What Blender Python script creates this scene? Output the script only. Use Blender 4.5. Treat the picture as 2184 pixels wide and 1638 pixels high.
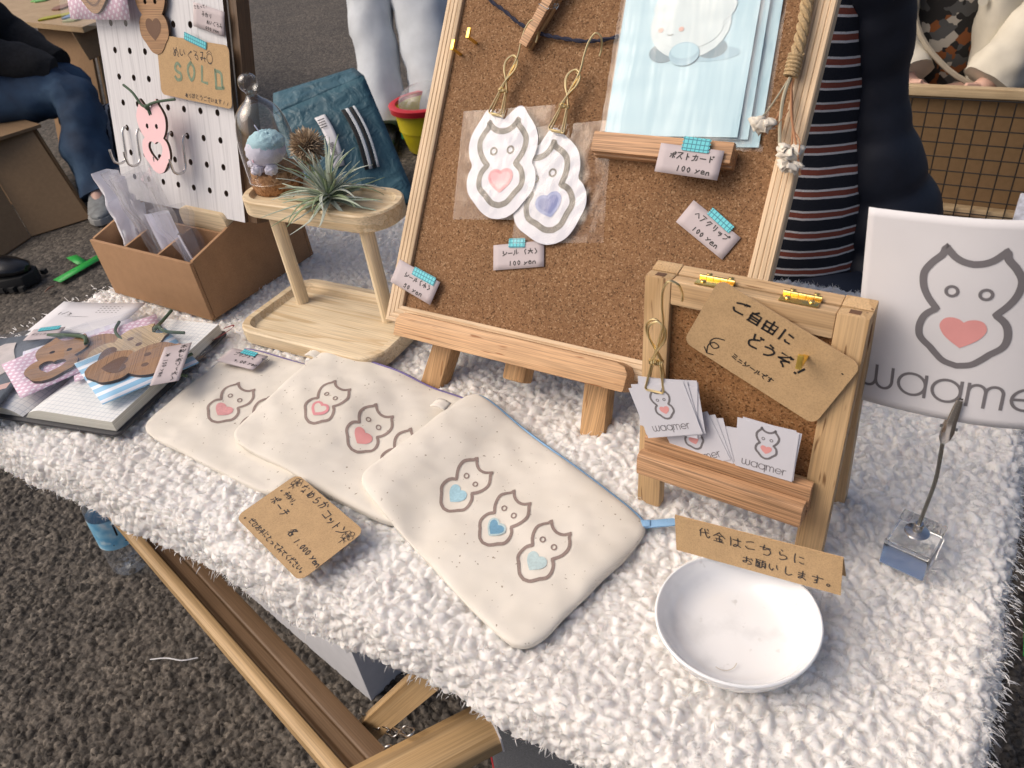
import bpy, bmesh, math, random
import numpy as np
from mathutils import Vector, Matrix, noise
from math import sin, cos, pi, radians, sqrt, atan2

for o in list(bpy.data.objects): bpy.data.objects.remove(o)
scene = bpy.context.scene
COL = scene.collection
SCALE = 2.0 / 3.0          # the layout below is in units of 2/3 m; scaled to metres at the very end
G = -0.90                  # ground level below the table top (layout units)

# ------------------------------------------------------------------ camera
PITCH, ROLL, YAW, CAM_H, F_PX = 36.66, 8.37, 36.3, 0.56, 1637.0
_p, _r, _y = radians(PITCH), radians(ROLL), radians(YAW)
_fw = Vector((-sin(_y) * cos(_p), cos(_y) * cos(_p), -sin(_p)))
_rt = Vector((cos(_y), sin(_y), 0))
_dn = _fw.cross(_rt)
_rt2 = _rt * cos(_r) + _dn * sin(_r)
_dn2 = _dn * cos(_r) - _rt * sin(_r)
cam_data = bpy.data.cameras.new('camera')
cam = bpy.data.objects.new('camera', cam_data); COL.objects.link(cam)
cam.matrix_world = Matrix(((_rt2.x, -_dn2.x, -_fw.x, 0), (_rt2.y, -_dn2.y, -_fw.y, 0),
                           (_rt2.z, -_dn2.z, -_fw.z, CAM_H), (0, 0, 0, 1)))
cam_data.sensor_width = 36.0
cam_data.lens = 36.0 * F_PX / 2184.0
cam_data.dof.use_dof = True; cam_data.dof.focus_distance = 0.60; cam_data.dof.aperture_fstop = 24.0
cam_data.clip_start = 0.02; cam_data.clip_end = 400
scene.camera = cam

# ------------------------------------------------------------------ light: hazy low sun from the left, open sky
SUN_DIR = Vector((-0.80, -0.62, 0.0)).normalized()
SUN_EL = radians(46)
world = bpy.data.worlds.new('World'); scene.world = world; world.use_nodes = True
wn = world.node_tree.nodes; wl = world.node_tree.links
bg = wn['Background']
sky = wn.new('ShaderNodeTexSky'); sky.sky_type = 'NISHITA'; sky.sun_disc = False
sky.sun_elevation = SUN_EL
sky.sun_rotation = atan2(SUN_DIR.x, SUN_DIR.y)
sky.air_density = 0.7; sky.dust_density = 6.0; sky.ozone_density = 0.3
wl.new(sky.outputs[0], bg.inputs[0]); bg.inputs[1].default_value = 0.15
sd = bpy.data.lights.new('sun', 'SUN'); sd.energy = 1.4; sd.angle = radians(55); sd.color = (1.0, 0.91, 0.80)
so = bpy.data.objects.new('sun', sd); COL.objects.link(so)
_to = Vector((SUN_DIR.x * cos(SUN_EL), SUN_DIR.y * cos(SUN_EL), sin(SUN_EL)))
so.rotation_euler = _to.to_track_quat('Z', 'Y').to_euler(); so.location = (-3, -2, 4)
scene.view_settings.view_transform = 'Standard'; scene.view_settings.look = 'None'
scene.view_settings.exposure = -0.04; scene.view_settings.gamma = 1.0
scene.render.engine = 'CYCLES'
scene.cycles.max_bounces = 10; scene.cycles.transparent_max_bounces = 24

# ------------------------------------------------------------------ helpers
R = random.Random(7)
def T(x, y, z): return Matrix.Translation((x, y, z))
def RX(a): return Matrix.Rotation(radians(a), 4, 'X')
def RY(a): return Matrix.Rotation(radians(a), 4, 'Y')
def RZ(a): return Matrix.Rotation(radians(a), 4, 'Z')
def frame(o, yaw, lean):
    y, l = radians(yaw), radians(lean)
    u = Vector((cos(y), sin(y), 0)); b = Vector((-sin(y), cos(y), 0))
    v = Vector((0, 0, 1)) * cos(l) + b * sin(l); n = u.cross(v)
    return Matrix(((u.x, v.x, n.x, o[0]), (u.y, v.y, n.y, o[1]), (u.z, v.z, n.z, o[2]), (0, 0, 0, 1)))

def tag(o, label=None, cat=None, group=None, kind=None):
    if label: o['label'] = label
    if cat: o['category'] = cat
    if group: o['group'] = group
    if kind: o['kind'] = kind
    return o
def empty(name, M, label, cat, group=None):
    o = bpy.data.objects.new(name, None); COL.objects.link(o); o.empty_display_size = 0.02
    o.matrix_world = M
    return tag(o, label, cat, group)

class MB:
    def __init__(s): s.v = []; s.f = []; s.m = []
    def add(s, verts, faces, mat=0, M=None):
        b = len(s.v)
        for p in verts:
            p = Vector(p); s.v.append(M @ p if M is not None else p)
        for f in faces: s.f.append(tuple(i + b for i in f)); s.m.append(mat)
        return s
    def box(s, x0, x1, y0, y1, z0, z1, mat=0, M=None):
        v = [(x, y, z) for z in (z0, z1) for y in (y0, y1) for x in (x0, x1)]
        return s.add(v, [(0, 2, 3, 1), (4, 5, 7, 6), (0, 1, 5, 4), (2, 6, 7, 3), (0, 4, 6, 2), (1, 3, 7, 5)], mat, M)
    def hexa(s, low, high, mat=0, M=None):      # 4 bottom corners, 4 top corners (counter-clockwise)
        return s.add(list(low) + list(high), [(3, 2, 1, 0), (4, 5, 6, 7), (0, 1, 5, 4), (1, 2, 6, 5), (2, 3, 7, 6), (3, 0, 4, 7)], mat, M)
    def prism(s, poly, z0, z1, mat=0, M=None, side=None):
        n = len(poly); v = [(x, y, z0) for x, y in poly] + [(x, y, z1) for x, y in poly]
        s.add(v, [tuple(range(n - 1, -1, -1)), tuple(range(n, 2 * n))], mat, M)
        b = len(s.v) - 2 * n
        for i in range(n):
            j = (i + 1) % n; s.f.append((b + i, b + j, b + n + j, b + n + i)); s.m.append(mat if side is None else side)
        return s
    def rings(s, rings, close=True, cap=True, mat=0, M=None):
        n = len(rings[0]); v = [p for r in rings for p in r]; f = []
        for i in range(len(rings) - 1):
            for j in range(n if close else n - 1):
                k = (j + 1) % n; f.append((i * n + j, i * n + k, (i + 1) * n + k, (i + 1) * n + j))
        if cap and close:
            f.append(tuple(range(n - 1, -1, -1))); f.append(tuple((len(rings) - 1) * n + j for j in range(n)))
        return s.add(v, f, mat, M)
    def lathe(s, prof, seg=32, mat=0, M=None, cap=False):
        return s.rings([[(r * cos(2 * pi * j / seg), r * sin(2 * pi * j / seg), z) for j in range(seg)] for r, z in prof], True, cap, mat, M)
    def tube(s, path, r, seg=8, mat=0, M=None, cap=True, closed=False):
        P = [Vector(p) for p in path]; n = len(P)
        rr = r if isinstance(r, (list, tuple)) else [r] * n
        rings = []; up = None
        for i in range(n):
            if closed: t = (P[(i + 1) % n] - P[i - 1])
            else: t = P[min(i + 1, n - 1)] - P[max(i - 1, 0)]
            t = t.normalized() if t.length > 1e-9 else Vector((0, 0, 1))
            if up is None:
                up = Vector((0, 0, 1)) if abs(t.z) < .9 else Vector((1, 0, 0))
            a = up - t * up.dot(t)
            if a.length < 1e-6: a = t.orthogonal()
            a.normalize(); b = t.cross(a); up = a
            q = rr[i] if isinstance(rr[i], (tuple, list)) else (rr[i], rr[i])
            rings.append([P[i] + a * (q[0] * cos(2 * pi * j / seg)) + b * (q[1] * sin(2 * pi * j / seg)) for j in range(seg)])
        if closed: rings.append(rings[0])
        return s.rings(rings, True, cap and not closed, mat, M)
    def ball(s, c, r, seg=12, ring=8, mat=0, M=None):
        rx, ry, rz = r if isinstance(r, (tuple, list)) else (r, r, r)
        rr = []
        for i in range(ring + 1):
            a = pi * i / ring; q = max(sin(a), 1e-3)
            rr.append([(c[0] + rx * q * cos(2 * pi * j / seg), c[1] + ry * q * sin(2 * pi * j / seg), c[2] - rz * cos(a)) for j in range(seg)])
        return s.rings(rr, True, True, mat, M)
    def sheet(s, fn, nx, ny, mat=0, M=None):    # fn(a,b) in 0..1 -> point
        v = [fn(i / nx, j / ny) for j in range(ny + 1) for i in range(nx + 1)]; w = nx + 1
        return s.add(v, [(j * w + i, j * w + i + 1, (j + 1) * w + i + 1, (j + 1) * w + i) for j in range(ny) for i in range(nx)], mat, M)
    def build(s, name, mats, parent=None, M=None, bevel=0, smooth=True, seg=2, angle=35, solid=0):
        me = bpy.data.meshes.new(name)
        me.from_pydata([tuple(p) for p in s.v], [], s.f)
        if not isinstance(mats, (list, tuple)): mats = [mats]
        for m in mats: me.materials.append(m)
        me.polygons.foreach_set('material_index', s.m)
        if bevel:
            bm = bmesh.new(); bm.from_mesh(me)
            bmesh.ops.recalc_face_normals(bm, faces=bm.faces)
            es = [e for e in bm.edges if e.is_manifold and e.calc_face_angle(0) > radians(angle)]
            bmesh.ops.bevel(bm, geom=es, offset=bevel, segments=seg, affect='EDGES', profile=.6, clamp_overlap=True)
            bm.to_mesh(me); bm.free()
        if smooth:
            me.polygons.foreach_set('use_smooth', [True] * len(me.polygons))
            me.set_sharp_from_angle(angle=radians(40))
        me.update()
        o = bpy.data.objects.new(name, me); COL.objects.link(o)
        if parent is not None: o.parent = parent
        if M is not None:
            if parent is None: o.matrix_world = M
            else: o.matrix_local = M
        if solid:
            md = o.modifiers.new('s', 'SOLIDIFY'); md.thickness = solid; md.offset = 0
        return o

def copy_tree(o, parent=None):
    c = o.copy(); COL.objects.link(c)
    if parent is not None: c.parent = parent
    for ch in list(o.children): copy_tree(ch, c)
    return c

def rrect(w, h, r, n=5, cx=0, cy=0):
    pts = []
    for qx, qy, a0 in ((w / 2 - r, h / 2 - r, 0), (-w / 2 + r, h / 2 - r, 90), (-w / 2 + r, -h / 2 + r, 180), (w / 2 - r, -h / 2 + r, 270)):
        for i in range(n + 1):
            a = radians(a0 + 90 * i / n); pts.append((cx + qx + r * cos(a), cy + qy + r * sin(a)))
    return pts

def cat_rom(P, n=6, closed=False):
    P = [Vector((p[0], p[1], p[2] if len(p) > 2 else 0)) for p in P]; out = []; m = len(P)
    if m < 3 and not closed: return [tuple(p) for p in P]
    for i in range(m if closed else m - 1):
        g = (lambda k: P[k % m]) if closed else (lambda k: P[max(0, min(m - 1, k))])
        a, b, c, d = g(i - 1), g(i), g(i + 1), g(i + 2)
        for k in range(n):
            t = k / n
            out.append(tuple(.5 * ((2 * b) + (c - a) * t + (2 * a - 5 * b + 4 * c - d) * t * t + (3 * b - a - 3 * c + d) * t ** 3)))
    if not closed: out.append(tuple(P[-1]))
    return out

def curve_flat(polys, t, bevel=0.0):
    """extruded flat shape with holes (2D curve fill) -> mesh, z from 0 to t"""
    cu = bpy.data.curves.new('c', 'CURVE'); cu.dimensions = '2D'; cu.fill_mode = 'BOTH'; cu.extrude = t / 2
    for poly in polys:
        sp = cu.splines.new('POLY'); sp.points.add(len(poly) - 1); sp.use_cyclic_u = True
        for i, p in enumerate(poly): sp.points[i].co = (p[0], p[1], 0, 1)
    ob = bpy.data.objects.new('c', cu); COL.objects.link(ob)
    bpy.context.view_layer.update()
    dg = bpy.context.evaluated_depsgraph_get()
    me = bpy.data.meshes.new_from_object(ob.evaluated_get(dg))
    bpy.data.objects.remove(ob); bpy.data.curves.remove(cu)
    for v in me.vertices: v.co.z += t / 2
    return me
def flat_obj(name, polys, t, top, side, parent=None, M=None):
    me = curve_flat(polys, t); me.name = name
    me.materials.clear(); me.materials.append(top); me.materials.append(side)
    for p in me.polygons: p.material_index = 0 if abs(p.normal.z) > .5 else 1; p.use_smooth = False
    o = bpy.data.objects.new(name, me); COL.objects.link(o)
    if parent is not None: o.parent = parent
    if M is not None:
        if parent is None: o.matrix_world = M
        else: o.matrix_local = M
    return o

# ribbons: flat ink strokes following a map (x,y)->point
def ribbon(mb, pts, w, fn, mat=0, closed=False):
    P = [Vector((p[0], p[1])) for p in pts]; n = len(P)
    if n < 2: return
    L = []; Rr = []
    for i in range(n):
        a = P[i - 1] if (closed or i > 0) else P[i]; b = P[(i + 1) % n] if (closed or i < n - 1) else P[i]
        t = (b - a)
        if t.length < 1e-9: t = Vector((1, 0))
        t.normalize(); nn = Vector((-t.y, t.x)) * (w / 2)
        q = P[i]
        if not closed and i == 0: q = q - t * w * .35
        if not closed and i == n - 1: q = q + t * w * .35
        L.append(q + nn); Rr.append(q - nn)
    v = [fn(p.x, p.y) for p in L] + [fn(p.x, p.y) for p in Rr]
    f = []
    for i in range(n if closed else n - 1):
        j = (i + 1) % n; f.append((i, n + i, n + j, j))
    mb.add(v, f, mat)
def resample(pts, step):
    out = [pts[0]]
    for a, b in zip(pts, pts[1:]):
        d = sqrt((a[0] - b[0]) ** 2 + (a[1] - b[1]) ** 2); k = max(1, int(d / step))
        for i in range(1, k + 1): out.append((a[0] + (b[0] - a[0]) * i / k, a[1] + (b[1] - a[1]) * i / k))
    return out

# ------------------------------------------------------------------ materials
def new_mat(name):
    m = bpy.data.materials.new(name); m.use_nodes = True
    nt = m.node_tree; return m, nt, nt.nodes['Principled BSDF']
def N(nt, typ, **kw):
    n = nt.nodes.new(typ)
    for k, v in kw.items():
        if k.startswith('i_'):
            key = k[2:]; n.inputs[int(key) if key.isdigit() else key.replace('_', ' ')].default_value = v
        else: setattr(n, k, v)
    return n
def coord(nt, scale=(1, 1, 1), kind='Object', loc=(0, 0, 0), rot=(0, 0, 0)):
    tc = N(nt, 'ShaderNodeTexCoord'); mp = N(nt, 'ShaderNodeMapping')
    mp.inputs['Scale'].default_value = scale; mp.inputs['Location'].default_value = loc; mp.inputs['Rotation'].default_value = rot
    nt.links.new(tc.outputs[kind], mp.inputs[0]); return mp.outputs[0]
def ramp(nt, fac, stops):
    r = N(nt, 'ShaderNodeValToRGB'); el = r.color_ramp.elements
    while len(el) > 1: el.remove(el[-1])
    el[0].position = stops[0][0]; el[0].color = (*stops[0][1], 1)
    for p, c in stops[1:]:
        e = el.new(p); e.color = (*c, 1)
    nt.links.new(fac, r.inputs[0]); return r.outputs[0]
def mixc(nt, fac, a, b, mode='MIX'):
    m = N(nt, 'ShaderNodeMix', data_type='RGBA', blend_type=mode)
    for sock, val in ((0, fac), (6, a), (7, b)):
        if hasattr(val, 'default_value') or hasattr(val, 'is_linked'): nt.links.new(val, m.inputs[sock])
        else: m.inputs[sock].default_value = (*val, 1) if sock else val
    return m.outputs[2]
def bump(nt, bsdf, h, strength=.3, dist=.001):
    b = N(nt, 'ShaderNodeBump'); b.inputs['Strength'].default_value = strength; b.inputs['Distance'].default_value = dist
    nt.links.new(h, b.inputs['Height']); nt.links.new(b.outputs[0], bsdf.inputs['Normal']); return b
def plain(name, col, rough=.6, metal=0, var=.06, vscale=40, bmp=0, bscale=200, spec=.5):
    m, nt, b = new_mat(name)
    b.inputs['Roughness'].default_value = rough; b.inputs['Metallic'].default_value = metal; b.inputs['Specular IOR Level'].default_value = spec
    c = coord(nt); n = N(nt, 'ShaderNodeTexNoise', i_Scale=vscale, i_Detail=4.0); nt.links.new(c, n.inputs[0])
    lo = tuple(x * (1 - var) for x in col); hi = tuple(min(1, x * (1 + var)) for x in col)
    nt.links.new(ramp(nt, n.outputs[0], [(.3, lo), (.7, hi)]), b.inputs['Base Color'])
    if bmp:
        n2 = N(nt, 'ShaderNodeTexNoise', i_Scale=bscale, i_Detail=3.0); nt.links.new(c, n2.inputs[0]); bump(nt, b, n2.outputs[0], bmp)
    return m
def wood(name, light, dark, axis=0, rough=.55, ring=26, pore=.5, along=2.0, seed=0., fleck=None, band=.55):
    m, nt, b = new_mat(name); b.inputs['Roughness'].default_value = rough; b.inputs['Specular IOR Level'].default_value = .35
    sc = [1, 1, 1]; sc[axis] = .045
    c = coord(nt, tuple(sc), loc=(seed, seed * 1.7, seed * .6))
    w1 = N(nt, 'ShaderNodeTexNoise', i_Scale=ring * 1.0, i_Detail=2.0, i_Distortion=.3); nt.links.new(c, w1.inputs[0])
    mul = N(nt, 'ShaderNodeMath', operation='MULTIPLY'); nt.links.new(w1.outputs[0], mul.inputs[0]); mul.inputs[1].default_value = 7.0
    fr = N(nt, 'ShaderNodeMath', operation='FRACT'); nt.links.new(mul.outputs[0], fr.inputs[0])
    sc2 = [700, 700, 700]; sc2[axis] = 12
    c2 = coord(nt, tuple(sc2), loc=(seed, 0, 0)); p = N(nt, 'ShaderNodeTexNoise', i_Scale=1.0, i_Detail=4.0); nt.links.new(c2, p.inputs[0])
    g = ramp(nt, fr.outputs[0], [(0, light), (.55, tuple(l * .72 + d * .28 for l, d in zip(light, dark))), (.9, tuple(l * (1 - band) + d * band for l, d in zip(light, dark))), (1, light)])
    pr = ramp(nt, p.outputs[0], [(.25, tuple(max(0, 1 - pore * .7) for _ in range(3))), (.6, (1, 1, 1))])
    col = mixc(nt, 1.0, g, pr, 'MULTIPLY')
    c3 = coord(nt, (1, 1, 1), loc=(seed, seed, 0)); n3 = N(nt, 'ShaderNodeTexNoise', i_Scale=9.0, i_Detail=3.0); nt.links.new(c3, n3.inputs[0])
    col = mixc(nt, 1.0, col, ramp(nt, n3.outputs[0], [(.3, (.88, .86, .82)), (.7, (1.05, 1.04, 1.03))]), 'MULTIPLY')
    if fleck:
        sf = [260, 260, 260]; sf[axis] = 26
        c4 = coord(nt, tuple(sf), loc=(seed * 3, 0, 0)); v4 = N(nt, 'ShaderNodeTexNoise', i_Scale=1.0, i_Detail=1.0); nt.links.new(c4, v4.inputs[0])
        col = mixc(nt, ramp(nt, v4.outputs[0], [(.66, (0, 0, 0)), (.72, (1, 1, 1))]), col, fleck)
    nt.links.new(col, b.inputs['Base Color']); bump(nt, b, p.outputs[0], .25, .0006)
    return m
PINE_L, PINE_D = (.80, .67, .47), (.62, .46, .27)
pine_x = wood('pine_x', PINE_L, PINE_D, 0, ring=30, band=.85); pine_y = wood('pine_y', PINE_L, PINE_D, 1, ring=24, seed=3.1); pine_z = wood('pine_z', PINE_L, PINE_D, 2, ring=24, seed=1.3)
frame_u = wood('frame_pine_u', (.72, .55, .37), (.55, .38, .21), 0, ring=60, seed=2.2, band=.25); frame_v = wood('frame_pine_v', (.72, .55, .37), (.55, .38, .21), 1, ring=60, seed=5.2, band=.25)
rubber_u = wood('rubberwood_u', (.68, .43, .24), (.55, .31, .15), 0, ring=14, fleck=(.30, .13, .05), seed=.4, pore=.8, band=.35)
rubber_v = wood('rubberwood_v', (.60, .37, .18), (.40, .21, .08), 1, ring=20, fleck=(.28, .14, .05), seed=.9, pore=.8)
post_v = wood('post_pine_v', (.62, .43, .24), (.40, .24, .10), 1, ring=18, fleck=(.20, .11, .05), seed=4.4)
post_u = wood('post_pine_u', (.70, .50, .30), (.46, .28, .13), 0, ring=18, fleck=(.22, .12, .05), seed=7.4)
beech_u = wood('beech_u', (.60, .36, .20), (.50, .27, .14), 0, ring=9, pore=1.1, seed=2.9, band=.3)
rail_m = wood('rail_wood', (.52, .36, .19), (.36, .22, .09), 0, ring=16, seed=8.1, band=.6)
oak_m = wood('oak_veneer', (.42, .245, .125), (.33, .18, .085), 0, ring=8, pore=.8, seed=1.1, band=.25)
paleply_m = wood('pale_ply', (.62, .48, .30), (.48, .34, .19), 0, ring=8, pore=.8, seed=6.1, band=.3)
burnt_m = plain('burnt_edge', (.055, .028, .016), .7)
engr_m = plain('engraved', (.13, .065, .035), .7, bmp=.4, bscale=600)
pink_m = plain('pink_paint', (.85, .56, .58), .5, var=.02)
def cork(name, sc=640, c1=(.10, .05, .022), c2=(.245, .135, .068), c3=(.40, .26, .15)):
    m, nt, b = new_mat(name); b.inputs['Roughness'].default_value = .85; b.inputs['Specular IOR Level'].default_value = .2
    c = coord(nt); v = N(nt, 'ShaderNodeTexVoronoi', i_Scale=sc); nt.links.new(c, v.inputs[0])
    n = N(nt, 'ShaderNodeTexNoise', i_Scale=sc * 1.4, i_Detail=3.0); nt.links.new(c, n.inputs[0])
    sp = N(nt, 'ShaderNodeSeparateColor'); nt.links.new(v.outputs['Color'], sp.inputs[0])
    col = ramp(nt, sp.outputs[0], [(0, c1), (.10, tuple(.5 * (a + b_) for a, b_ in zip(c1, c2))), (.3, c2), (.82, tuple(x * 1.12 for x in c2)), (1, c3)])
    col = mixc(nt, 1.0, col, ramp(nt, n.outputs[0], [(.28, (.55, .5, .45)), (.55, (1, 1, 1))]), 'MULTIPLY')
    c2_ = coord(nt); n2 = N(nt, 'ShaderNodeTexNoise', i_Scale=14.0, i_Detail=2.0); nt.links.new(c2_, n2.inputs[0])
    col = mixc(nt, 1.0, col, ramp(nt, n2.outputs[0], [(.3, (.9, .9, .9)), (.7, (1.08, 1.07, 1.05))]), 'MULTIPLY')
    nt.links.new(col, b.inputs['Base Color']); bump(nt, b, n.outputs[0], .5, .001); return m
cork_m = cork('cork'); cork_fine = cork('cork_fine', 620, (.10, .045, .016), (.31, .155, .065), (.42, .25, .12)); cork_base = cork('cork_base', 220, (.14, .06, .025), (.40, .21, .10), (.52, .32, .18))
def kraft(name, col):
    m, nt, b = new_mat(name); b.inputs['Roughness'].default_value = .8; b.inputs['Specular IOR Level'].default_value = .25
    c = coord(nt); n = N(nt, 'ShaderNodeTexNoise', i_Scale=900.0, i_Detail=3.0); nt.links.new(c, n.inputs[0])
    n2 = N(nt, 'ShaderNodeTexNoise', i_Scale=60.0, i_Detail=3.0); nt.links.new(c, n2.inputs[0])
    col_ = ramp(nt, n.outputs[0], [(.25, tuple(x * .78 for x in col)), (.5, col), (.8, tuple(x * 1.12 for x in col))])
    col_ = mixc(nt, 1.0, col_, ramp(nt, n2.outputs[0], [(.3, (.93, .93, .93)), (.7, (1.05, 1.05, 1.05))]), 'MULTIPLY')
    nt.links.new(col_, b.inputs['Base Color']); bump(nt, b, n.outputs[0], .12, .0004); return m
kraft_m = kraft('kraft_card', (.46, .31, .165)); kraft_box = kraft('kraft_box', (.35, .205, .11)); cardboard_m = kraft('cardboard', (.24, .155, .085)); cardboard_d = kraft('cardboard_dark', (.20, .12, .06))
cardedge_m = plain('card_edge', (.52, .36, .22), .8)
paper_m = plain('white_paper', (.64, .63, .65), .6, var=.015); paper_w = plain('sticker_paper', (.58, .58, .63), .45, var=.015)
tagpaper_m = plain('lilac_tag_paper', (.47, .41, .42), .7, var=.03)
ink_m = plain('pen_ink', (.035, .030, .030), .6); marker_m = plain('marker_ink', (.012, .010, .010), .5); sage_m = plain('sage_marker', (.16, .22, .14), .6, var=.2, vscale=300)
logo_grey = plain('logo_grey', (.16, .15, .16), .6, var=.04); logo_olive = plain('logo_olive', (.085, .07, .052), .4, var=.04); logo_taupe = plain('logo_taupe', (.27, .205, .18), .8, var=.12, vscale=400)
heart_pink = plain('heart_pink', (.68, .30, .29), .6, var=.05); heart_rim = plain('heart_rim', (.68, .28, .30), .5); heart_lite = plain('heart_lite', (.74, .42, .44), .5)
heart_blue = plain('heart_blue', (.33, .52, .60), .8, var=.1, vscale=400); heart_deep = plain('heart_deep_blue', (.16, .33, .47), .8, var=.1, vscale=400); heart_pale = plain('heart_pale_blue', (.45, .57, .58), .8, var=.1, vscale=400)
heart_ind = plain('heart_indigo', (.16, .19, .40), .5); heart_ind2 = plain('heart_indigo_rim', (.27, .31, .52), .5)
heart_dust = plain('heart_dusty_pink', (.68, .33, .33), .8, var=.1, vscale=400)
brass_m = plain('brass', (.86, .62, .22), .25, 1, var=.03); brass_y = plain('brass_yellow', (.80, .56, .12), .3, .85); gold_wire = plain('gold_wire', (.72, .57, .30), .28, 1, var=.03)
steel_m = plain('steel', (.62, .60, .58), .22, 1, var=.04); darksteel_m = plain('dark_steel', (.30, .29, .27), .3, 1)
green_cord = plain('green_cord', (.06, .10, .06), .8, bmp=.4, bscale=900); navy_cord = plain('navy_cord', (.02, .022, .045), .9, bmp=.6, bscale=900); jute_m = plain('jute', (.42, .30, .16), .9, var=.25, vscale=500, bmp=.6, bscale=900)
ceramic_m = plain('white_ceramic', (.80, .81, .82), .12, var=.02, spec=.6)
def stripes(name, a, b, freq, axis=0, duty=.5, rough=.5, angle=0.):
    m, nt, bs = new_mat(name); bs.inputs['Roughness'].default_value = rough
    c = coord(nt, rot=(0, 0, radians(angle))); s = N(nt, 'ShaderNodeSeparateXYZ'); nt.links.new(c, s.inputs[0])
    mu = N(nt, 'ShaderNodeMath', operation='MULTIPLY'); nt.links.new(s.outputs[axis], mu.inputs[0]); mu.inputs[1].default_value = freq
    fr = N(nt, 'ShaderNodeMath', operation='FRACT'); nt.links.new(mu.outputs[0], fr.inputs[0])
    gt = N(nt, 'ShaderNodeMath', operation='GREATER_THAN'); nt.links.new(fr.outputs[0], gt.inputs[0]); gt.inputs[1].default_value = duty
    nt.links.new(mixc(nt, gt.outputs[0], a, b), bs.inputs['Base Color']); return m
bluestripe_m = stripes('blue_stripe_card', (.30, .55, .78), (.80, .82, .90), 62, 0, .62, angle=0)
whitestripe_m = stripes('white_stripe_card', (.80, .80, .88), (.72, .70, .84), 70, 1, .5)
def dots(name, a, b, freq, r):
    m, nt, bs = new_mat(name); bs.inputs['Roughness'].default_value = .5
    c = coord(nt, (freq, freq, 0), rot=(0, 0, .6)); v = N(nt, 'ShaderNodeTexVoronoi', i_Scale=1.0, i_Randomness=0.0); nt.links.new(c, v.inputs[0])
    lt = N(nt, 'ShaderNodeMath', operation='LESS_THAN'); nt.links.new(v.outputs['Distance'], lt.inputs[0]); lt.inputs[1].default_value = r
    nt.links.new(mixc(nt, lt.outputs[0], a, b), bs.inputs['Base Color']); return m
pinkdot_m = dots('pink_dot_card', (.66, .45, .58), (.86, .78, .86), 120, .30)
def tape_mat():
    m, nt, b = new_mat('teal_grid_tape'); b.inputs['Roughness'].default_value = .5
    c = coord(nt, loc=(0, 0, 0)); s = N(nt, 'ShaderNodeSeparateXYZ'); nt.links.new(c, s.inputs[0]); outs = []
    for ax in (0, 1):
        mu = N(nt, 'ShaderNodeMath', operation='MULTIPLY_ADD'); nt.links.new(s.outputs[ax], mu.inputs[0]); mu.inputs[1].default_value = 230; mu.inputs[2].default_value = .1
        fr = N(nt, 'ShaderNodeMath', operation='FRACT'); nt.links.new(mu.outputs[0], fr.inputs[0])
        lt = N(nt, 'ShaderNodeMath', operation='LESS_THAN'); nt.links.new(fr.outputs[0], lt.inputs[0]); lt.inputs[1].default_value = .2; outs.append(lt.outputs[0])
    mx = N(nt, 'ShaderNodeMath', operation='MAXIMUM'); nt.links.new(outs[0], mx.inputs[0]); nt.links.new(outs[1], mx.inputs[1])
    nt.links.new(mixc(nt, mx.outputs[0], (.10, .52, .58), (.012, .17, .24)), b.inputs['Base Color']); return m
tape_m = tape_mat()
def film(name, gloss=.22, rough=.06, tint=(.97, .97, .97), bs=60, bstr=.6, haze=0.0, bd=.002, k=.7, ani=.15, dist=.3, pw=4.0):
    m, nt, b = new_mat(name); nt.nodes.remove(b); out = nt.nodes['Material Output']
    tr = N(nt, 'ShaderNodeBsdfTransparent'); tr.inputs[0].default_value = (*tint, 1)
    gl = N(nt, 'ShaderNodeBsdfGlossy'); gl.inputs['Roughness'].default_value = rough; gl.inputs[0].default_value = (1, 1, 1, 1)
    c = coord(nt, (1, ani, 1), rot=(0, 0, .6)); n = N(nt, 'ShaderNodeTexNoise', i_Scale=float(bs), i_Detail=2.0, i_Distortion=dist); nt.links.new(c, n.inputs[0])
    bp = N(nt, 'ShaderNodeBump'); bp.inputs['Strength'].default_value = bstr; bp.inputs['Distance'].default_value = bd; nt.links.new(n.outputs[0], bp.inputs['Height']); nt.links.new(bp.outputs[0], gl.inputs['Normal'])
    lw_ = N(nt, 'ShaderNodeLayerWeight'); nt.links.new(bp.outputs[0], lw_.inputs['Normal'])
    fr = N(nt, 'ShaderNodeMath', operation='POWER'); nt.links.new(lw_.outputs['Facing'], fr.inputs[0]); fr.inputs[1].default_value = pw
    mu = N(nt, 'ShaderNodeMath', operation='MULTIPLY_ADD'); nt.links.new(fr.outputs[0], mu.inputs[0]); mu.inputs[1].default_value = k; mu.inputs[2].default_value = .015 + gloss * .2
    mu.use_clamp = True
    mx = N(nt, 'ShaderNodeMixShader'); nt.links.new(mu.outputs[0], mx.inputs[0]); nt.links.new(tr.outputs[0], mx.inputs[1]); nt.links.new(gl.outputs[0], mx.inputs[2])
    res = mx.outputs[0]
    if haze:
        df = N(nt, 'ShaderNodeBsdfDiffuse'); df.inputs[0].default_value = (.85, .85, .9, 1)
        m2 = N(nt, 'ShaderNodeMixShader'); m2.inputs[0].default_value = haze; nt.links.new(res, m2.inputs[1]); nt.links.new(df.outputs[0], m2.inputs[2]); res = m2.outputs[0]
    nt.links.new(res, out.inputs[0]); return m
film_m = film('cellophane', .06, .07, bs=42, bstr=.35, bd=.004, k=.4); film_h = film('cellophane_hazy', .10, .14, bs=40, bstr=.2, haze=.10, bd=.004); glass_m = film('clear_glass', .20, .01, (.96, .975, .975), 10, 0, k=1.0, pw=2.6)
def acrylic():
    m, nt, b = new_mat('acrylic'); b.inputs['Transmission Weight'].default_value = 1; b.inputs['Roughness'].default_value = .01; b.inputs['IOR'].default_value = 1.49
    b.inputs['Base Color'].default_value = (.98, .99, 1, 1); return m
acrylic_m = acrylic()
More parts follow.
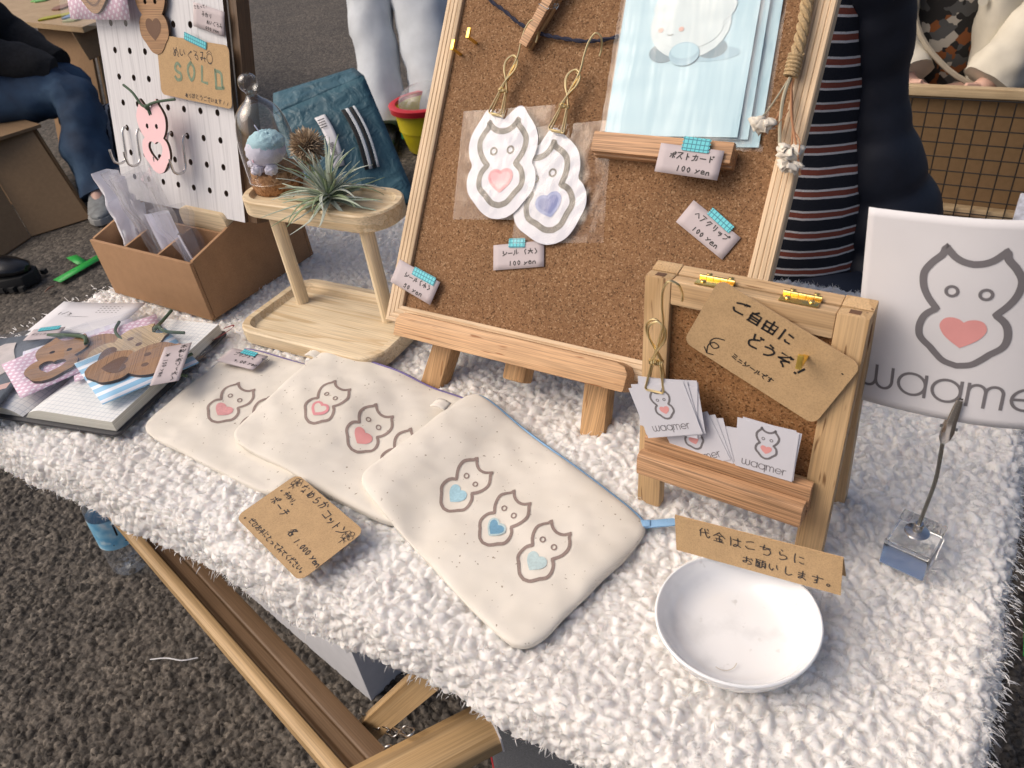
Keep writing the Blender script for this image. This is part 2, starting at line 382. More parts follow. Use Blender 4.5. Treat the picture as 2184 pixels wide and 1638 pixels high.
# ------------------------------------------------------------------ numpy height fields
def splat(nx, ny, cell, pts, rad, hgt, H=None, pw=1.0):
    """max-union of ellipsoid bumps; pts (n,2) in cells*cell, rad (n,), hgt (n,)"""
    if H is None: H = np.zeros((ny, nx), np.float32)
    ci = np.rint(pts[:, 0] / cell).astype(int); cj = np.rint(pts[:, 1] / cell).astype(int)
    k = int(np.ceil(rad.max() / cell))
    for dj in range(-k, k + 1):
        for di in range(-k, k + 1):
            i = ci + di; j = cj + dj
            d2 = (i * cell - pts[:, 0]) ** 2 + (j * cell - pts[:, 1]) ** 2
            ok = (i >= 0) & (i < nx) & (j >= 0) & (j < ny) & (d2 < rad ** 2)
            if not ok.any(): continue
            h = hgt[ok] * np.sqrt(1 - (d2[ok] / rad[ok] ** 2) ** pw)
            np.maximum.at(H, (j[ok], i[ok]), h)
    return H
def curds(nx, ny, cell, pts, ids, hgt, k, w, pw=2.0):
    """domed cells separated by creases: F2-F1 between groups of seeds"""
    F1 = np.full(nx * ny, 1e3, np.float32); F2 = F1.copy(); ID = np.full(nx * ny, -1, np.int64)
    ci = np.rint(pts[:, 0] / cell).astype(int); cj = np.rint(pts[:, 1] / cell).astype(int)
    for dj in range(-k, k + 1):
        for di in range(-k, k + 1):
            i = ci + di; j = cj + dj; ok = (i >= 0) & (i < nx) & (j >= 0) & (j < ny)
            c = j[ok] * nx + i[ok]; d = np.hypot(i[ok] * cell - pts[ok, 0], j[ok] * cell - pts[ok, 1]).astype(np.float32); g = ids[ok]
            o = np.argsort(d); c = c[o]; d = d[o]; g = g[o]; c, u = np.unique(c, return_index=True); d = d[u]; g = g[u]
            f1 = F1[c]; f2 = F2[c]; gi = ID[c]; same = gi == g
            closer = d < f1
            F2[c] = np.where(closer & ~same, f1, np.where(~closer & ~same & (d < f2), d, f2))
            F1[c] = np.where(closer, d, f1); ID[c] = np.where(closer, g, gi)
    t = np.clip((F2 - F1) / w, 0, 1); H = hgt[np.maximum(ID, 0)] * (1 - (1 - t) ** pw) ** .75
    return H.reshape(ny, nx), ID.reshape(ny, nx)
def vnoise(nx, ny, cx, cy, rng):
    g = rng.random((cy + 3, cx + 3)).astype(np.float32)
    x = np.linspace(0, cx, nx); y = np.linspace(0, cy, ny)
    xi = x.astype(int); yi = y.astype(int); fx = x - xi; fy = y - yi
    fx = fx * fx * (3 - 2 * fx); fy = fy * fy * (3 - 2 * fy)
    a = g[np.ix_(yi, xi)]; b = g[np.ix_(yi, xi + 1)]; c = g[np.ix_(yi + 1, xi)]; d = g[np.ix_(yi + 1, xi + 1)]
    fx = fx[None, :]; fy = fy[:, None]
    return (a * (1 - fx) + b * fx) * (1 - fy) + (c * (1 - fx) + d * fx) * fy
def np_mesh(name, co, quads, mat, smooth=True):
    me = bpy.data.meshes.new(name)
    me.vertices.add(len(co)); me.vertices.foreach_set('co', co.astype(np.float32).ravel())
    nf = len(quads); me.loops.add(nf * 4); me.polygons.add(nf)
    me.loops.foreach_set('vertex_index', quads.astype(np.int32).ravel())
    me.polygons.foreach_set('loop_start', np.arange(0, nf * 4, 4, dtype=np.int32))
    me.polygons.foreach_set('loop_total', np.full(nf, 4, np.int32))
    me.polygons.foreach_set('use_smooth', np.full(nf, smooth))
    me.materials.append(mat); me.update(calc_edges=True)
    o = bpy.data.objects.new(name, me); COL.objects.link(o); return o
def grid_quads(nx, ny):
    i = np.arange(nx - 1)[None, :]; j = np.arange(ny - 1)[:, None]
    a = j * nx + i
    return np.stack([a, a + 1, a + nx + 1, a + nx], -1).reshape(-1, 4)

# ------------------------------------------------------------------ ground: coarse asphalt
def asphalt(name):
    m, nt, b = new_mat(name); b.inputs['Roughness'].default_value = .75; b.inputs['Specular IOR Level'].default_value = .3
    c = coord(nt); v = N(nt, 'ShaderNodeTexVoronoi', i_Scale=58.0); nt.links.new(c, v.inputs[0])
    sp = N(nt, 'ShaderNodeSeparateColor'); nt.links.new(v.outputs['Color'], sp.inputs[0])
    n = N(nt, 'ShaderNodeTexNoise', i_Scale=160.0, i_Detail=5.0); nt.links.new(c, n.inputs[0])
    n2 = N(nt, 'ShaderNodeTexNoise', i_Scale=2.2, i_Detail=3.0); nt.links.new(c, n2.inputs[0])
    col = ramp(nt, sp.outputs[0], [(0, (.045, .040, .034)), (.5, (.088, .077, .065)), (.9, (.125, .110, .092)), (1, (.17, .15, .125))])
    col = mixc(nt, 1.0, col, ramp(nt, n.outputs[0], [(.3, (.6, .6, .6)), (.7, (1.25, 1.22, 1.2))]), 'MULTIPLY')
    col = mixc(nt, 1.0, col, ramp(nt, n2.outputs[0], [(.3, (.85, .85, .86)), (.7, (1.12, 1.1, 1.08))]), 'MULTIPLY')
    nt.links.new(col, b.inputs['Base Color'])
    iv = N(nt, 'ShaderNodeMath', operation='MULTIPLY_ADD'); nt.links.new(v.outputs['Distance'], iv.inputs[0]); iv.inputs[1].default_value = -1.0; iv.inputs[2].default_value = 1.0
    ad = N(nt, 'ShaderNodeMath', operation='MULTIPLY_ADD'); nt.links.new(n.outputs[0], ad.inputs[0]); ad.inputs[1].default_value = .5; nt.links.new(iv.outputs[0], ad.inputs[2])
    bump(nt, b, ad.outputs[0], .55, .006); return m
asphalt_m = asphalt('asphalt')
rng = np.random.default_rng(3)
gx0, gx1, gy0, gy1, cell = -2.9, .70, -.15, 1.75, .0041
nx = int((gx1 - gx0) / cell) + 1; ny = int((gy1 - gy0) / cell) + 1
sp = .0165
px, py = np.meshgrid(np.arange(gx0, gx1, sp), np.arange(gy0, gy1, sp)); px = px.ravel(); py = py.ravel()
pts = np.stack([px - gx0, py - gy0], 1) + rng.uniform(-.0085, .0085, (len(px), 2))
Hh, _ = curds(nx, ny, cell, pts, np.arange(len(px)), rng.uniform(.006, .017, len(px)), 5, .0070, 2.4)
X, Y = np.meshgrid(gx0 + np.arange(nx) * cell, gy0 + np.arange(ny) * cell)
edge = np.clip(np.minimum.reduce([X - gx0, gx1 - X, Y - gy0, gy1 - Y]) / .25, 0, 1)
Z = G - .006 + Hh * (0.35 + .65 * edge) + .004 * (vnoise(nx, ny, 30, 14, rng) - .5) - .006 * (1 - edge)
Q = grid_quads(nx, ny)
cxm = X.ravel()[Q[:, 0]]; cym = Y.ravel()[Q[:, 0]]
Q = Q[~((cxm > -1.1) & (cxm < .0) & (cym > .75) & (cym < 1.3))]
o = np_mesh('asphalt', np.stack([X.ravel(), Y.ravel(), Z.ravel()], 1), Q, asphalt_m); tag(o, kind='structure')
mb = MB(); mb.add([(-90, -90, G - .008), (90, -90, G - .008), (90, 90, G - .008), (-90, 90, G - .008)], [(0, 1, 2, 3)])
tag(mb.build('ground', asphalt_m, smooth=False), kind='structure')

# ------------------------------------------------------------------ fleece blanket
def fleece_mat():
    m, nt, b = new_mat('sherpa_fleece'); b.inputs['Roughness'].default_value = 1.0; b.inputs['Specular IOR Level'].default_value = .05
    c = coord(nt); n = N(nt, 'ShaderNodeTexNoise', i_Scale=520.0, i_Detail=6.0, i_Distortion=2.5); nt.links.new(c, n.inputs[0])
    n2 = N(nt, 'ShaderNodeTexNoise', i_Scale=5.0, i_Detail=3.0); nt.links.new(c, n2.inputs[0])
    col = ramp(nt, n2.outputs[0], [(.3, (.83, .80, .765)), (.7, (.88, .86, .83))])
    v = N(nt, 'ShaderNodeTexVoronoi', i_Scale=55.0); nt.links.new(c, v.inputs[0])
    col = mixc(nt, ramp(nt, v.outputs['Distance'], [(.016, (1, 1, 1)), (.022, (0, 0, 0))]), col, (.12, .09, .07))
    nt.links.new(col, b.inputs['Base Color'])
    b.inputs['Sheen Weight'].default_value = .25; b.inputs['Sheen Roughness'].default_value = .6
    b.inputs['Subsurface Weight'].default_value = .5; b.inputs['Subsurface Radius'].default_value = (1.0, .85, .7); b.inputs['Subsurface Scale'].default_value = .006
    bump(nt, b, n.outputs[0], .55, .0018); return m
fleece_m = fleece_mat()
TX0, TX1, TY0, TY1 = -1.215, .070, .275, .955      # flat part of the table top
rb = .022                                             # bend radius
drop = .085
cell = .0019
ax0, ax1, ay0, ay1 = TX0 - drop, TX1 + drop, TY0 - drop, TY1 + drop
nx = int((ax1 - ax0) / cell) + 1; ny = int((ay1 - ay0) / cell) + 1
rng = np.random.default_rng(11)
def nubs(sp, jit, rlo, rhi, hlo, hhi, worm, n_worm):
    px, py = np.meshgrid(np.arange(0, ax1 - ax0, sp), np.arange(0, ay1 - ay0, sp)); px = px.ravel(); py = py.ravel()
    n = len(px); p = np.stack([px, py], 1) + rng.uniform(-jit, jit, (n, 2))
    r = rng.uniform(rlo, rhi, n); h = rng.uniform(hlo, hhi, n)
    a = rng.uniform(0, 2 * np.pi, n); da = rng.uniform(-1.1, 1.1, n)
    P = [p]; Rr = [r]; Hg = [h]; q = p.copy()
    for k in range(n_worm):
        q = q + np.stack([np.cos(a), np.sin(a)], 1) * (r * worm)[:, None]; a = a + da
        P.append(q.copy()); Rr.append(r * rng.uniform(.75, 1.0, n)); Hg.append(h * rng.uniform(.8, 1.0, n))
    return np.concatenate(P), np.concatenate(Rr), np.concatenate(Hg)
P_, R_, H_ = nubs(.0125, .0062, .0030, .0044, .0052, .0088, .85, 3)
nn_ = len(P_) // 4; ids_ = np.tile(np.arange(nn_), 4)
Hf, _ = curds(nx, ny, cell, P_, ids_, H_[:nn_], 7, .0066, 2.4)
Hf = (Hf + .25 * (np.roll(Hf, 1, 0) + np.roll(Hf, -1, 0) + np.roll(Hf, 1, 1) + np.roll(Hf, -1, 1))) / 2
P2_, R2_, H2_ = nubs(.0058, .0029, .0015, .0024, .0004, .0010, .9, 1)
n2_ = len(P2_) // 2; H2f, _ = curds(nx, ny, cell, P2_, np.tile(np.arange(n2_), 2), H2_[:n2_], 4, .003)
Hf = Hf + H2f + .0012 * (vnoise(nx, ny, 300, 180, rng) - .5)
A, B = np.meshgrid(ax0 + np.arange(nx) * cell, ay0 + np.arange(ny) * cell)
cx_ = np.clip(A, TX0, TX1); cy_ = np.clip(B, TY0, TY1)
ox = A - cx_; oy = B - cy_; d = np.hypot(ox, oy); ds = np.maximum(d, 1e-9); ux = ox / ds; uy = oy / ds
ang = np.minimum(d / rb, pi / 2 * .93)
hor = rb * np.sin(ang); ver = -(rb - rb * np.cos(ang)); ext = np.maximum(d - rb * pi / 2 * .93, 0)
hor = hor + ext * .10; ver = ver - ext * .99
wav = (vnoise(nx, ny, 22, 12, rng) - .5)
# the front hem hangs a little lower in the middle, unevenly
cut = .060 + .020 * vnoise(nx, ny, 14, 3, rng)
nrm_h = np.sin(ang); nrm_v = np.cos(ang)
hh = Hf - .010 + .009 * wav * np.clip(1 - d / .03, .25, 1)
Xf = cx_ + ux * (hor + hh * nrm_h + .012 * wav * np.clip(d / .05, 0, 1)); Yf = cy_ + uy * (hor + hh * nrm_h + .012 * wav * np.clip(d / .05, 0, 1))
Zf = ver + hh * nrm_v
Q = grid_quads(nx, ny)
dm = d.ravel()[Q].max(1); cm = cut.ravel()[Q[:, 0]]
Q = Q[dm < cm]
o = np_mesh('fleece_blanket', np.stack([Xf.ravel(), Yf.ravel(), Zf.ravel()], 1), Q, fleece_m)
tag(o, 'cream curly fleece blanket covering the whole display table', 'blanket')
FLEECE = o
# short wool fibres standing out of the pile (uncountable fuzz)
frng = np.random.default_rng(5); vis = np.unique(Q); pick = frng.choice(vis, 120000)
V3 = np.stack([Xf.ravel(), Yf.ravel(), Zf.ravel()], 1); jj, ii = np.divmod(pick, nx)
gx_ = V3[jj * nx + np.minimum(ii + 1, nx - 1)] - V3[jj * nx + np.maximum(ii - 1, 0)]; gy_ = V3[np.minimum(jj + 1, ny - 1) * nx + ii] - V3[np.maximum(jj - 1, 0) * nx + ii]
nr = np.cross(gx_, gy_); nr /= np.linalg.norm(nr, axis=1)[:, None] + 1e-9
tan = frng.normal(size=nr.shape); tan -= nr * (tan * nr).sum(1)[:, None]; tan /= np.linalg.norm(tan, axis=1)[:, None] + 1e-9
sd_ = np.cross(nr, tan); Lf = frng.uniform(.003, .0080, len(pick))[:, None]; wf = frng.uniform(.00022, .00042, len(pick))[:, None]; p0 = V3[pick] - nr * .0006
p1_ = p0 + nr * Lf * .35 + tan * Lf * .45; p2_ = p0 + nr * Lf * .40 + tan * Lf * 1.0
co_ = np.stack([p0 - sd_ * wf, p0 + sd_ * wf, p1_ + sd_ * wf, p1_ - sd_ * wf, p2_ + sd_ * wf * .3, p2_ - sd_ * wf * .3], 1).reshape(-1, 3)
bs_ = (np.arange(len(pick)) * 6)[:, None]; qf = np.concatenate([bs_ + np.array([[0, 1, 2, 3]]), bs_ + np.array([[3, 2, 4, 5]])])
fz_ = np_mesh('wool_fuzz', co_, qf, fleece_m); fz_.parent = FLEECE; tag(fz_, kind='stuff')
# loose fibres along the hem
mb = MB()
def fibre(p, dirv, L, r):
    p = Vector(p); d1 = Vector(dirv).normalized(); s = Vector((R.uniform(-1, 1), R.uniform(-1, 1), R.uniform(-1, 1))) * .35
    q = [p, p + d1 * L * .4 + s * L * .1, p + d1 * L * .75 + s * L * .4 + Vector((0, 0, -.15 * L)), p + d1 * L + s * L * .8 + Vector((0, 0, -.35 * L))]
    mb.tube(q, [r, r * .9, r * .6, r * .15], 3, cap=False)
for i in range(1900):
    y = R.uniform(TY0 - .02, TY1); fibre((TX1 + rb + R.uniform(-.012, .004), y, -rb + R.uniform(-.05, .022)), (1, R.uniform(-.7, .3), R.uniform(-.5, .3)), R.uniform(.003, .008), R.uniform(.0003, .0007))
for i in range(500):
    y = R.uniform(TY0, TY1); fibre((TX0 - rb - .004, y, R.uniform(-.03, .004)), (-1, R.uniform(-.4, .4), R.uniform(-.3, .6)), R.uniform(.005, .015), R.uniform(.0005, .001))
for i in range(200):
    x = R.uniform(TX0, TX1); fibre((x, TY0 - rb - .002, R.uniform(-.055, -.02)), (R.uniform(-.6, .6), -1, R.uniform(-.8, 0)), R.uniform(.003, .007), R.uniform(.0004, .0009))
fo = mb.build('hem_fibres', fleece_m, FLEECE); tag(fo, kind='stuff')

# ------------------------------------------------------------------ table and what stands below it
t = empty('display_table', T(-.57, .62, G), 'low wooden display table hidden under the cream fleece', 'table')
mb = MB(); mb.box(TX0 + .57 - .004, TX1 + .57 + .004, TY0 - .62 - .004, TY1 - .62 + .004, -G - .045, -G - .022); mb.build('tabletop', rail_m, t, bevel=.002)
for sx in (-.34, .56):
    for sy in (.10, .28):
        mb = MB(); mb.box(sx - .02, sx + .02, sy - .02, sy + .02, 0, -G - .046); mb.build('leg', pine_z, t, bevel=.002)
# folding frame of wooden rails with a chain
def beam(a, b, prof, up, mat=0):
    """prof: list of (s,t) profile points; swept from a to b"""
    a = Vector(a); b = Vector(b); d = (b - a).normalized(); up = Vector(up); n = (up - d * up.dot(d)).normalized(); s = d.cross(n)
    M = Matrix(((d.x, s.x, n.x, a.x), (d.y, s.y, n.y, a.y), (d.z, s.z, n.z, a.z), (0, 0, 0, 1)))
    mb = MB(); L = (b - a).length; k = len(prof)
    mb.add([(0, p, q) for p, q in prof] + [(L, p, q) for p, q in prof], [tuple(range(k)), tuple(range(2 * k - 1, k - 1, -1))] + [(i, k + i, k + (i + 1) % k, (i + 1) % k) for i in range(k)])
    return mb, M
brown_m = wood('shaded_brown_wood', (.20, .125, .070), (.15, .085, .045), 0, ring=8, seed=3.3, band=.3)  # brown rail face, its unlit shade put into the colour
af = empty('folding_frame', T(-.40, .21, G), 'bare wooden folding frame with chain leaning below the front of the table', 'wooden frame')
def af_part(name, a, b, prof, up, mat, bev=.0015):
    mb, M = beam(a, b, prof, up); return mb.build(name, mat, af, M=af.matrix_world.inverted() @ M, bevel=bev)
PR = [(.020, -.030), (-.026, -.030), (-.026, .0000), (-.008, .0000), (-.006, -.0016), (-.004, .0000), (.008, .0000), (.012, .004), (.020, .004)][::-1]
A0 = Vector((-1.10, .372, -.215)); A1 = Vector((-.26, .178, -.215))
rail = af_part('rail', A0, A1, PR, (0, 0, 1), brown_m)
af_part('edge_moulding', A0 + Vector((0, 0, .0004)), A1 + Vector((0, 0, .0004)), [(.030, -.026), (.0205, -.026), (.0205, .0045), (.0145, .0048), (.0155, .0080), (.020, .0095), (.026, .0090), (.030, .006)][::-1], (0, 0, 1), rail_m, 0)
PB = [(-.026, -.012), (.026, -.012), (.026, .004), (.016, .010), (.010, .006), (-.012, .012), (-.022, .009), (-.026, .004)]
af_part('end_rail', (-.312, .303, -.186), (-.405, .160, -.186), PB, (0, 0, 1), rail_m)
mb = MB(); mb.box(-.0012, .0003, -.027, .027, -.012, .013)
_m, MB_ = beam((-.312, .303, -.186), (-.405, .160, -.186), PB, (0, 0, 1)); mb.build('paper_label', paper_m, af, M=af.matrix_world.inverted() @ MB_)
af_part('strut', (-.355, .2855, -.10), (-.535, .245, -.36), [(-.0135, -.011), (.0135, -.011), (.0135, .011), (.002, .008), (-.0135, .011)], (.3, -1, .3), rail_m)
af_part('leg', (-1.02, .40, -.10), (-1.25, .62, G), [(-.018, -.011), (.018, -.011), (.018, .011), (-.018, .011)], (.3, -1, .3), rail_m)
# chain: open wire links
lk0 = Vector((-.470, .266, -.240)); lk1 = Vector((-.372, .250, -.164)); nl = 6
for i in range(nl):
    f = (i + .5) / nl; p = lk0.lerp(lk1, f) + Vector((0, 0, -.018 * sin(pi * f)))
    d = (lk1 - lk0).normalized(); up = Vector((0, 0, 1)) if i % 2 else Vector((.3, -1, .2)); n = (up - d * up.dot(d)).normalized(); s_ = d.cross(n)
    M = Matrix(((d.x, s_.x, n.x, p.x), (d.y, s_.y, n.y, p.y), (d.z, s_.z, n.z, p.z), (0, 0, 0, 1)))
    L = (lk1 - lk0).length / nl * .66
    mb = MB(); mb.tube([(a_, b_, 0) for a_, b_ in rrect(L * 2, .010, .0045, 4)], .0011, 6, closed=True); mb.build('chain_link', steel_m, af, M=af.matrix_world.inverted() @ M)
mb = MB(); mb.tube([(x, 0, z) for x, z in rrect(.010, .036, .0045, 4)], .0012, 6, closed=True)
mb.build('chain_link', steel_m, af, M=af.matrix_world.inverted() @ T(-.405, .238, -.222) @ RZ(40) @ RY(12))

wb = empty('storage_box', T(-1.15, .60, G) @ RZ(-9.5), 'plain white cardboard box on the asphalt below the table', 'box')
boxw = plain('white_board', (.62, .62, .64), .55, var=.04)
mb = MB(); mb.box(-.33, .30, -.036, .30, 0, .33); mb.build('carton', boxw, wb, bevel=.004)
mb = MB(); mb.box(-.333, .303, -.040, .303, .331, .336); mb.build('lid', boxw, wb, bevel=.001)

fb_ = empty('felt_bag', T(-.28, .55, G), 'grey felt bag with red trim standing below the front edge of the table', 'bag')
felt_m = plain('grey_felt', (.11, .115, .125), .95, var=.25, vscale=500, bmp=.6, bscale=700); red_m = plain('red_trim', (.45, .02, .03), .6)
mb = MB(); mb.hexa([(-.16, -.16, 0), (.25, -.13, 0), (.25, .2, 0), (-.16, .2, 0)], [(-.15, -.148, .48), (.25, -.12, .48), (.25, .2, .48), (-.15, .2, .48)]); mb.build('body', felt_m, fb_, bevel=.012, seg=3)
mb = MB(); mb.tube([(-.15, -.146, .482), (.25, -.119, .482)], .006, 8); mb.build('piping', red_m, fb_)
mb = MB(); mb.tube([(-.153, -.15, .02), (-.148, -.142, .478)], .005, 8); mb.build('piping', red_m, fb_)
mb = MB(); mb.box(.02, .05, -.152, -.146, .40, .482); mb.build('pull_tab', red_m, fb_, bevel=.001)

# PET bottle
pb = empty('water_bottle', T(-1.687, .5207, G + .002) @ RX(-4), 'clear plastic water bottle with blue label on the asphalt', 'bottle')
pet = film('pet_plastic', .3, .05, (.90, .93, .95), 40, .4, haze=.04)
prof = [(.004, .008), (.022, .001), (.040, .003), (.046, .012), (.0475, .03), (.0445, .036), (.0475, .044), (.0445, .051), (.0475, .058), (.0475, .1), (.0475, .2), (.047, .215), (.043, .235), (.030, .268), (.0195, .285), (.0185, .305)]
mb = MB(); mb.lathe(prof, 28); mb.build('bottle_body', pet, pb)
wat, nt, b = new_mat('bottled_water'); b.inputs['Transmission Weight'].default_value = 1; b.inputs['Roughness'].default_value = 0; b.inputs['IOR'].default_value = 1.33
lab_m, nt, b = new_mat('blue_label'); b.inputs['Roughness'].default_value = .35
c = coord(nt, (1, 1, 1)); s_ = N(nt, 'ShaderNodeTexNoise', i_Scale=26.0, i_Detail=2.0); nt.links.new(c, s_.inputs[0])
nt.links.new(ramp(nt, s_.outputs[0], [(.36, (.62, .72, .78)), (.44, (.30, .56, .72)), (.6, (.12, .38, .60)), (.7, (.5, .66, .74))]), b.inputs['Base Color'])
mb = MB(); mb.lathe([(.0481, .100), (.0481, .190)], 28); mb.build('label', lab_m, pb)
mb = MB(); mb.lathe([(.0, .302), (.0205, .302), (.0205, .328), (.019, .33), (0, .33)], 20); mb.build('cap', plain('white_cap', (.8, .8, .8), .4), pb)
# green tape marks and litter on the asphalt
gtape = plain('green_tape', (.015, .36, .05), .45, var=.08, bmp=.3, bscale=300)
zt = G + .0085
mb = MB()
mb.add([(-3.664, 1.600, zt), (-3.64, 1.640, zt), (-3.500, 1.610, zt + .001), (-3.530, 1.572, zt + .001)], [(3, 2, 1, 0)]); mb.add([(-3.504, 1.432, zt + .002), (-3.440, 1.430, zt + .002), (-3.462, 1.68, zt + .002), (-3.52, 1.68, zt + .002)], [(0, 1, 2, 3)])
tag(mb.build('tape_mark', gtape, solid=.0008), 'bright green tape mark shaped like a T on the asphalt', 'tape mark')
mb = MB(); mb.add([(.262, 1.20, zt), (.322, 1.20, zt), (.30, 1.62, zt), (.242, 1.62, zt)], [(0, 1, 2, 3)])
tag(mb.build('tape_mark', gtape, solid=.0008), 'green tape strip on the asphalt beside the right end of the table', 'tape mark')
leaf_m = plain('dry_leaf', (.30, .14, .09), .8, var=.3, vscale=80)
for i, (x, y, L, lab) in enumerate([(-.715, .205, .022, 'small pinkish dry leaf bit on the asphalt near the chain'), (-1.16, .165, .016, 'tiny rust brown leaf scrap lying on the open asphalt'), (-3.43, 1.37, .026, 'pale dry leaf scrap on the asphalt near the green tape')]):
    mb = MB(); mb.sheet(lambda a, b_: ((a - .5) * L * 2, (b_ - .5) * L * .8 * sin(pi * min(max(a, .06), .94)), .006 * sin(pi * a) + .004 * sin(5 * b_)), 6, 4)
    tag(mb.build('leaf_scrap', leaf_m, M=T(x, y, G + .012) @ RZ(R.uniform(0, 180)), solid=.0006), lab, 'leaf')
mb = MB(); mb.tube(cat_rom([(-.05, -.01, 0), (-.01, 0, .004), (.03, .004, .003), (.06, .02, 0)]), .0016, 5)
tag(mb.build('plastic_thread', plain('clear_thread', (.55, .55, .56), .25), M=T(-1.34, .375, G + .012) @ RZ(14)), 'thin clear plastic thread lying on the asphalt', 'thread')
# ------------------------------------------------------------------ handwriting strokes on a 10x10 grid (x right, y down; ~ = curved)
DK = ';7182;8191'
GL = {
'ホ': '1383;5158;3517;6587', 'ス': '1181;814519;5689', 'ト': '4149;4475', 'カ': '1383787868;514819', 'ー': '1595', 'ヘ': '064298', 'ア': '118154;534629',
'ク': '4215;42826539', 'リ': '3136;717659', 'ッ': '2436;4456;747659', 'フ': '12827639', 'シ': '2133;1446;197693', 'ル': '323619;616896', 'ミ': '2172;2474;1688', 'ニ': '2373;1787',
'ン': '2143;196692', 'チ': '7131;1484;525639', 'コ': '128288;1888', 'マ': '1282 55;4466', 'テ': '2272;1484;545629',
'こ': '~23426272;~27385888', 'に': '~212529;5383;~57687888', 'と': '3144;~7335274989', 'う': '4162;~2463856849', 'そ': '217125;2584;~84466879', 'て': '1383;~8354465879',
'す': '1393;~5155463655575839', 'は': '~212529;4393;~717759486799', 'ち': '1383;~413564866939', 'ら': '4152;~333665875939', 'お': '1373;~4147281755768859;8294', 'い': '~12163846;~727486',
'し': '~31375987', 'ま': '2373;2575;~51573928476889', '。': '@28', '°': '@81', 'な': '1353;~4116;7283;~656749586889', 'め': '~224859;~6248282634748669', 'か': '~1364675849;4119;7294',
'ぬ': '~2247;~614828265385877899', 'く': '712579', 'る': '217135;~356486795847', 'み': '2151;~5138272696;~757789', 'り': '~223536;~717659', 'さ': '1373;4166;~37486979', 'せ': '1494;717565;~32384989',
'ひ': '1242;~42263868736294', 'た': '1353;~4129;5383;~57687988', 'あ': '1373;~4149;~6348171645758859', 'わ': '~3139;1343;~3516446485 8859', 'っ': '~2555768758', 'き': '2373;2575;4166;~37486979', 'つ': '~1453846839',
'自': '5133;2329;238389;2989;2585;2787', '由': '1319;138389;1989;1686;5159', '手': '7131;2484;1696;51595949', '作': '3114;2329;5133;4393;6369;6585;6787', '代': '3114;2329;3584;~51678997;7182',
'金': '5115;5195;3474;2777;5459;3738;7868;1989', '願': '1151;1119;2343;2347;4347;2545;2747;3739;2829;4849;6191;7163;6393;6368;9398;6595;6797;6859;8899', '木': '1393;5159;5318;5398', '製': '1141;1343;3105;3135;6164;9195;1696;5519;5689;3538',
'大': '1494;515419;5499', '小': '5159;3417;7497', '各': '4115;3271;7118;3378;3676;3639;7679;3979', '日': '2129;218189;2585;2989', '¥': '2154;8154;5459;2585;2787',
'1': '5149', '0': '~51333659767351', '5': '7242;~4234546577593828', '6': '~7133275977654628', '9': '~7353345573;~737559', '2': '~232153 7347;2989', 'y': '1346;8319', 'e': '~2676643427397988', 'n': '2429;~264464767 9',
'!': '6347;3838', '.': '4849', '(': '~71536679', ')': '~31556639', '/': '8129', 'S': '~7251323455767849 28', 'O': '~51333659767351', 'L': '313878', 'D': '3139;~31727788 39'}
GL['プ'] = GL['フ'] + ';@91'; GL['ポ'] = GL['ホ'] + ';@81'; GL['ド'] = GL['ト'] + DK
for a, b in zip('ごどぞでぐがざぜだ', 'ことそてくかさせた'): GL[a] = GL[b] + DK
HR = random.Random(21)
def glyph(ch):
    out = []
    for st in GL.get(ch, '').replace(' ', '').split(';'):
        if not st: continue
        if st[0] == '@':
            x, y = int(st[1]), int(st[2]); out.append([(x + 1.1 * cos(a * .7), y + 1.1 * sin(a * .7)) for a in range(10)]); continue
        sm = st[0] == '~'; st = st.lstrip('~')
        p = [(int(st[i]), int(st[i + 1])) for i in range(0, len(st) - 1, 2)]
        p = [(x + HR.uniform(-.35, .35), y + HR.uniform(-.35, .35)) for x, y in p]
        out.append([(q[0], q[1]) for q in cat_rom(p, 4)] if sm and len(p) > 2 else p)
    return out
def write(mb, text, x, y, size, w, rot=0, gap=1.08, mat=0, z=.0004, fn=None, slant=0.0, vertical=False):
    """text written from (x,y) (baseline left) in card coordinates"""
    fn = fn or (lambda a, b: (a, b, z)); c, s = cos(radians(rot)), sin(radians(rot)); pen = 0
    for ch in text:
        if ch == ' ': pen += .55 * size; continue
        k = size * (.72 if ch in '0156912yen.' else 1.0) * HR.uniform(.93, 1.06); dy = HR.uniform(-.05, .05) * size
        for st in glyph(ch):
            pts = []
            for gx, gy in st:
                u = gx / 10 * k; v = (1 - gy / 10) * k + dy; u += slant * v
                if vertical: u, v = u - size * .5, -pen - size + v
                else: u += pen
                pts.append((x + c * u - s * v, y + s * u + c * v))
            ribbon(mb, pts, w, fn, mat)
        pen += k * gap * (.86 if ch in '0156912yen.' else 1)

# ------------------------------------------------------------------ the printed emblem and wordmark
EM_R = [(0, .112), (.055, .102), (.105, .075), (.15, .03), (.183, 0), (.208, .03), (.222, .075), (.28, .145), (.325, .235), (.318, .345), (.275, .44), (.213, .515), (.265, .55), (.297, .61), (.31, .70), (.288, .785), (.213, .86), (.165, .915), (.1, .972), (0, 1.0)]
def em_outline(grow=0.0, n=5):
    R1 = cat_rom(EM_R[:5], n) + cat_rom(EM_R[4:12], n)[1:] + cat_rom(EM_R[11:17], n)[1:] + cat_rom(EM_R[16:], n)[1:]
    R1 = [(p[0], .5 - p[1]) for p in R1]
    poly = R1 + [(-x, y) for x, y in R1[-2:0:-1]]
    if grow:
        P = poly; out = []; m = len(P); k = 7
        for i in range(m):
            a = Vector(P[i - k]); b = Vector(P[(i + k) % m]); t = (b - a).normalized(); out.append((P[i][0] - t.y * grow, P[i][1] + t.x * grow))
        poly = out
    return poly
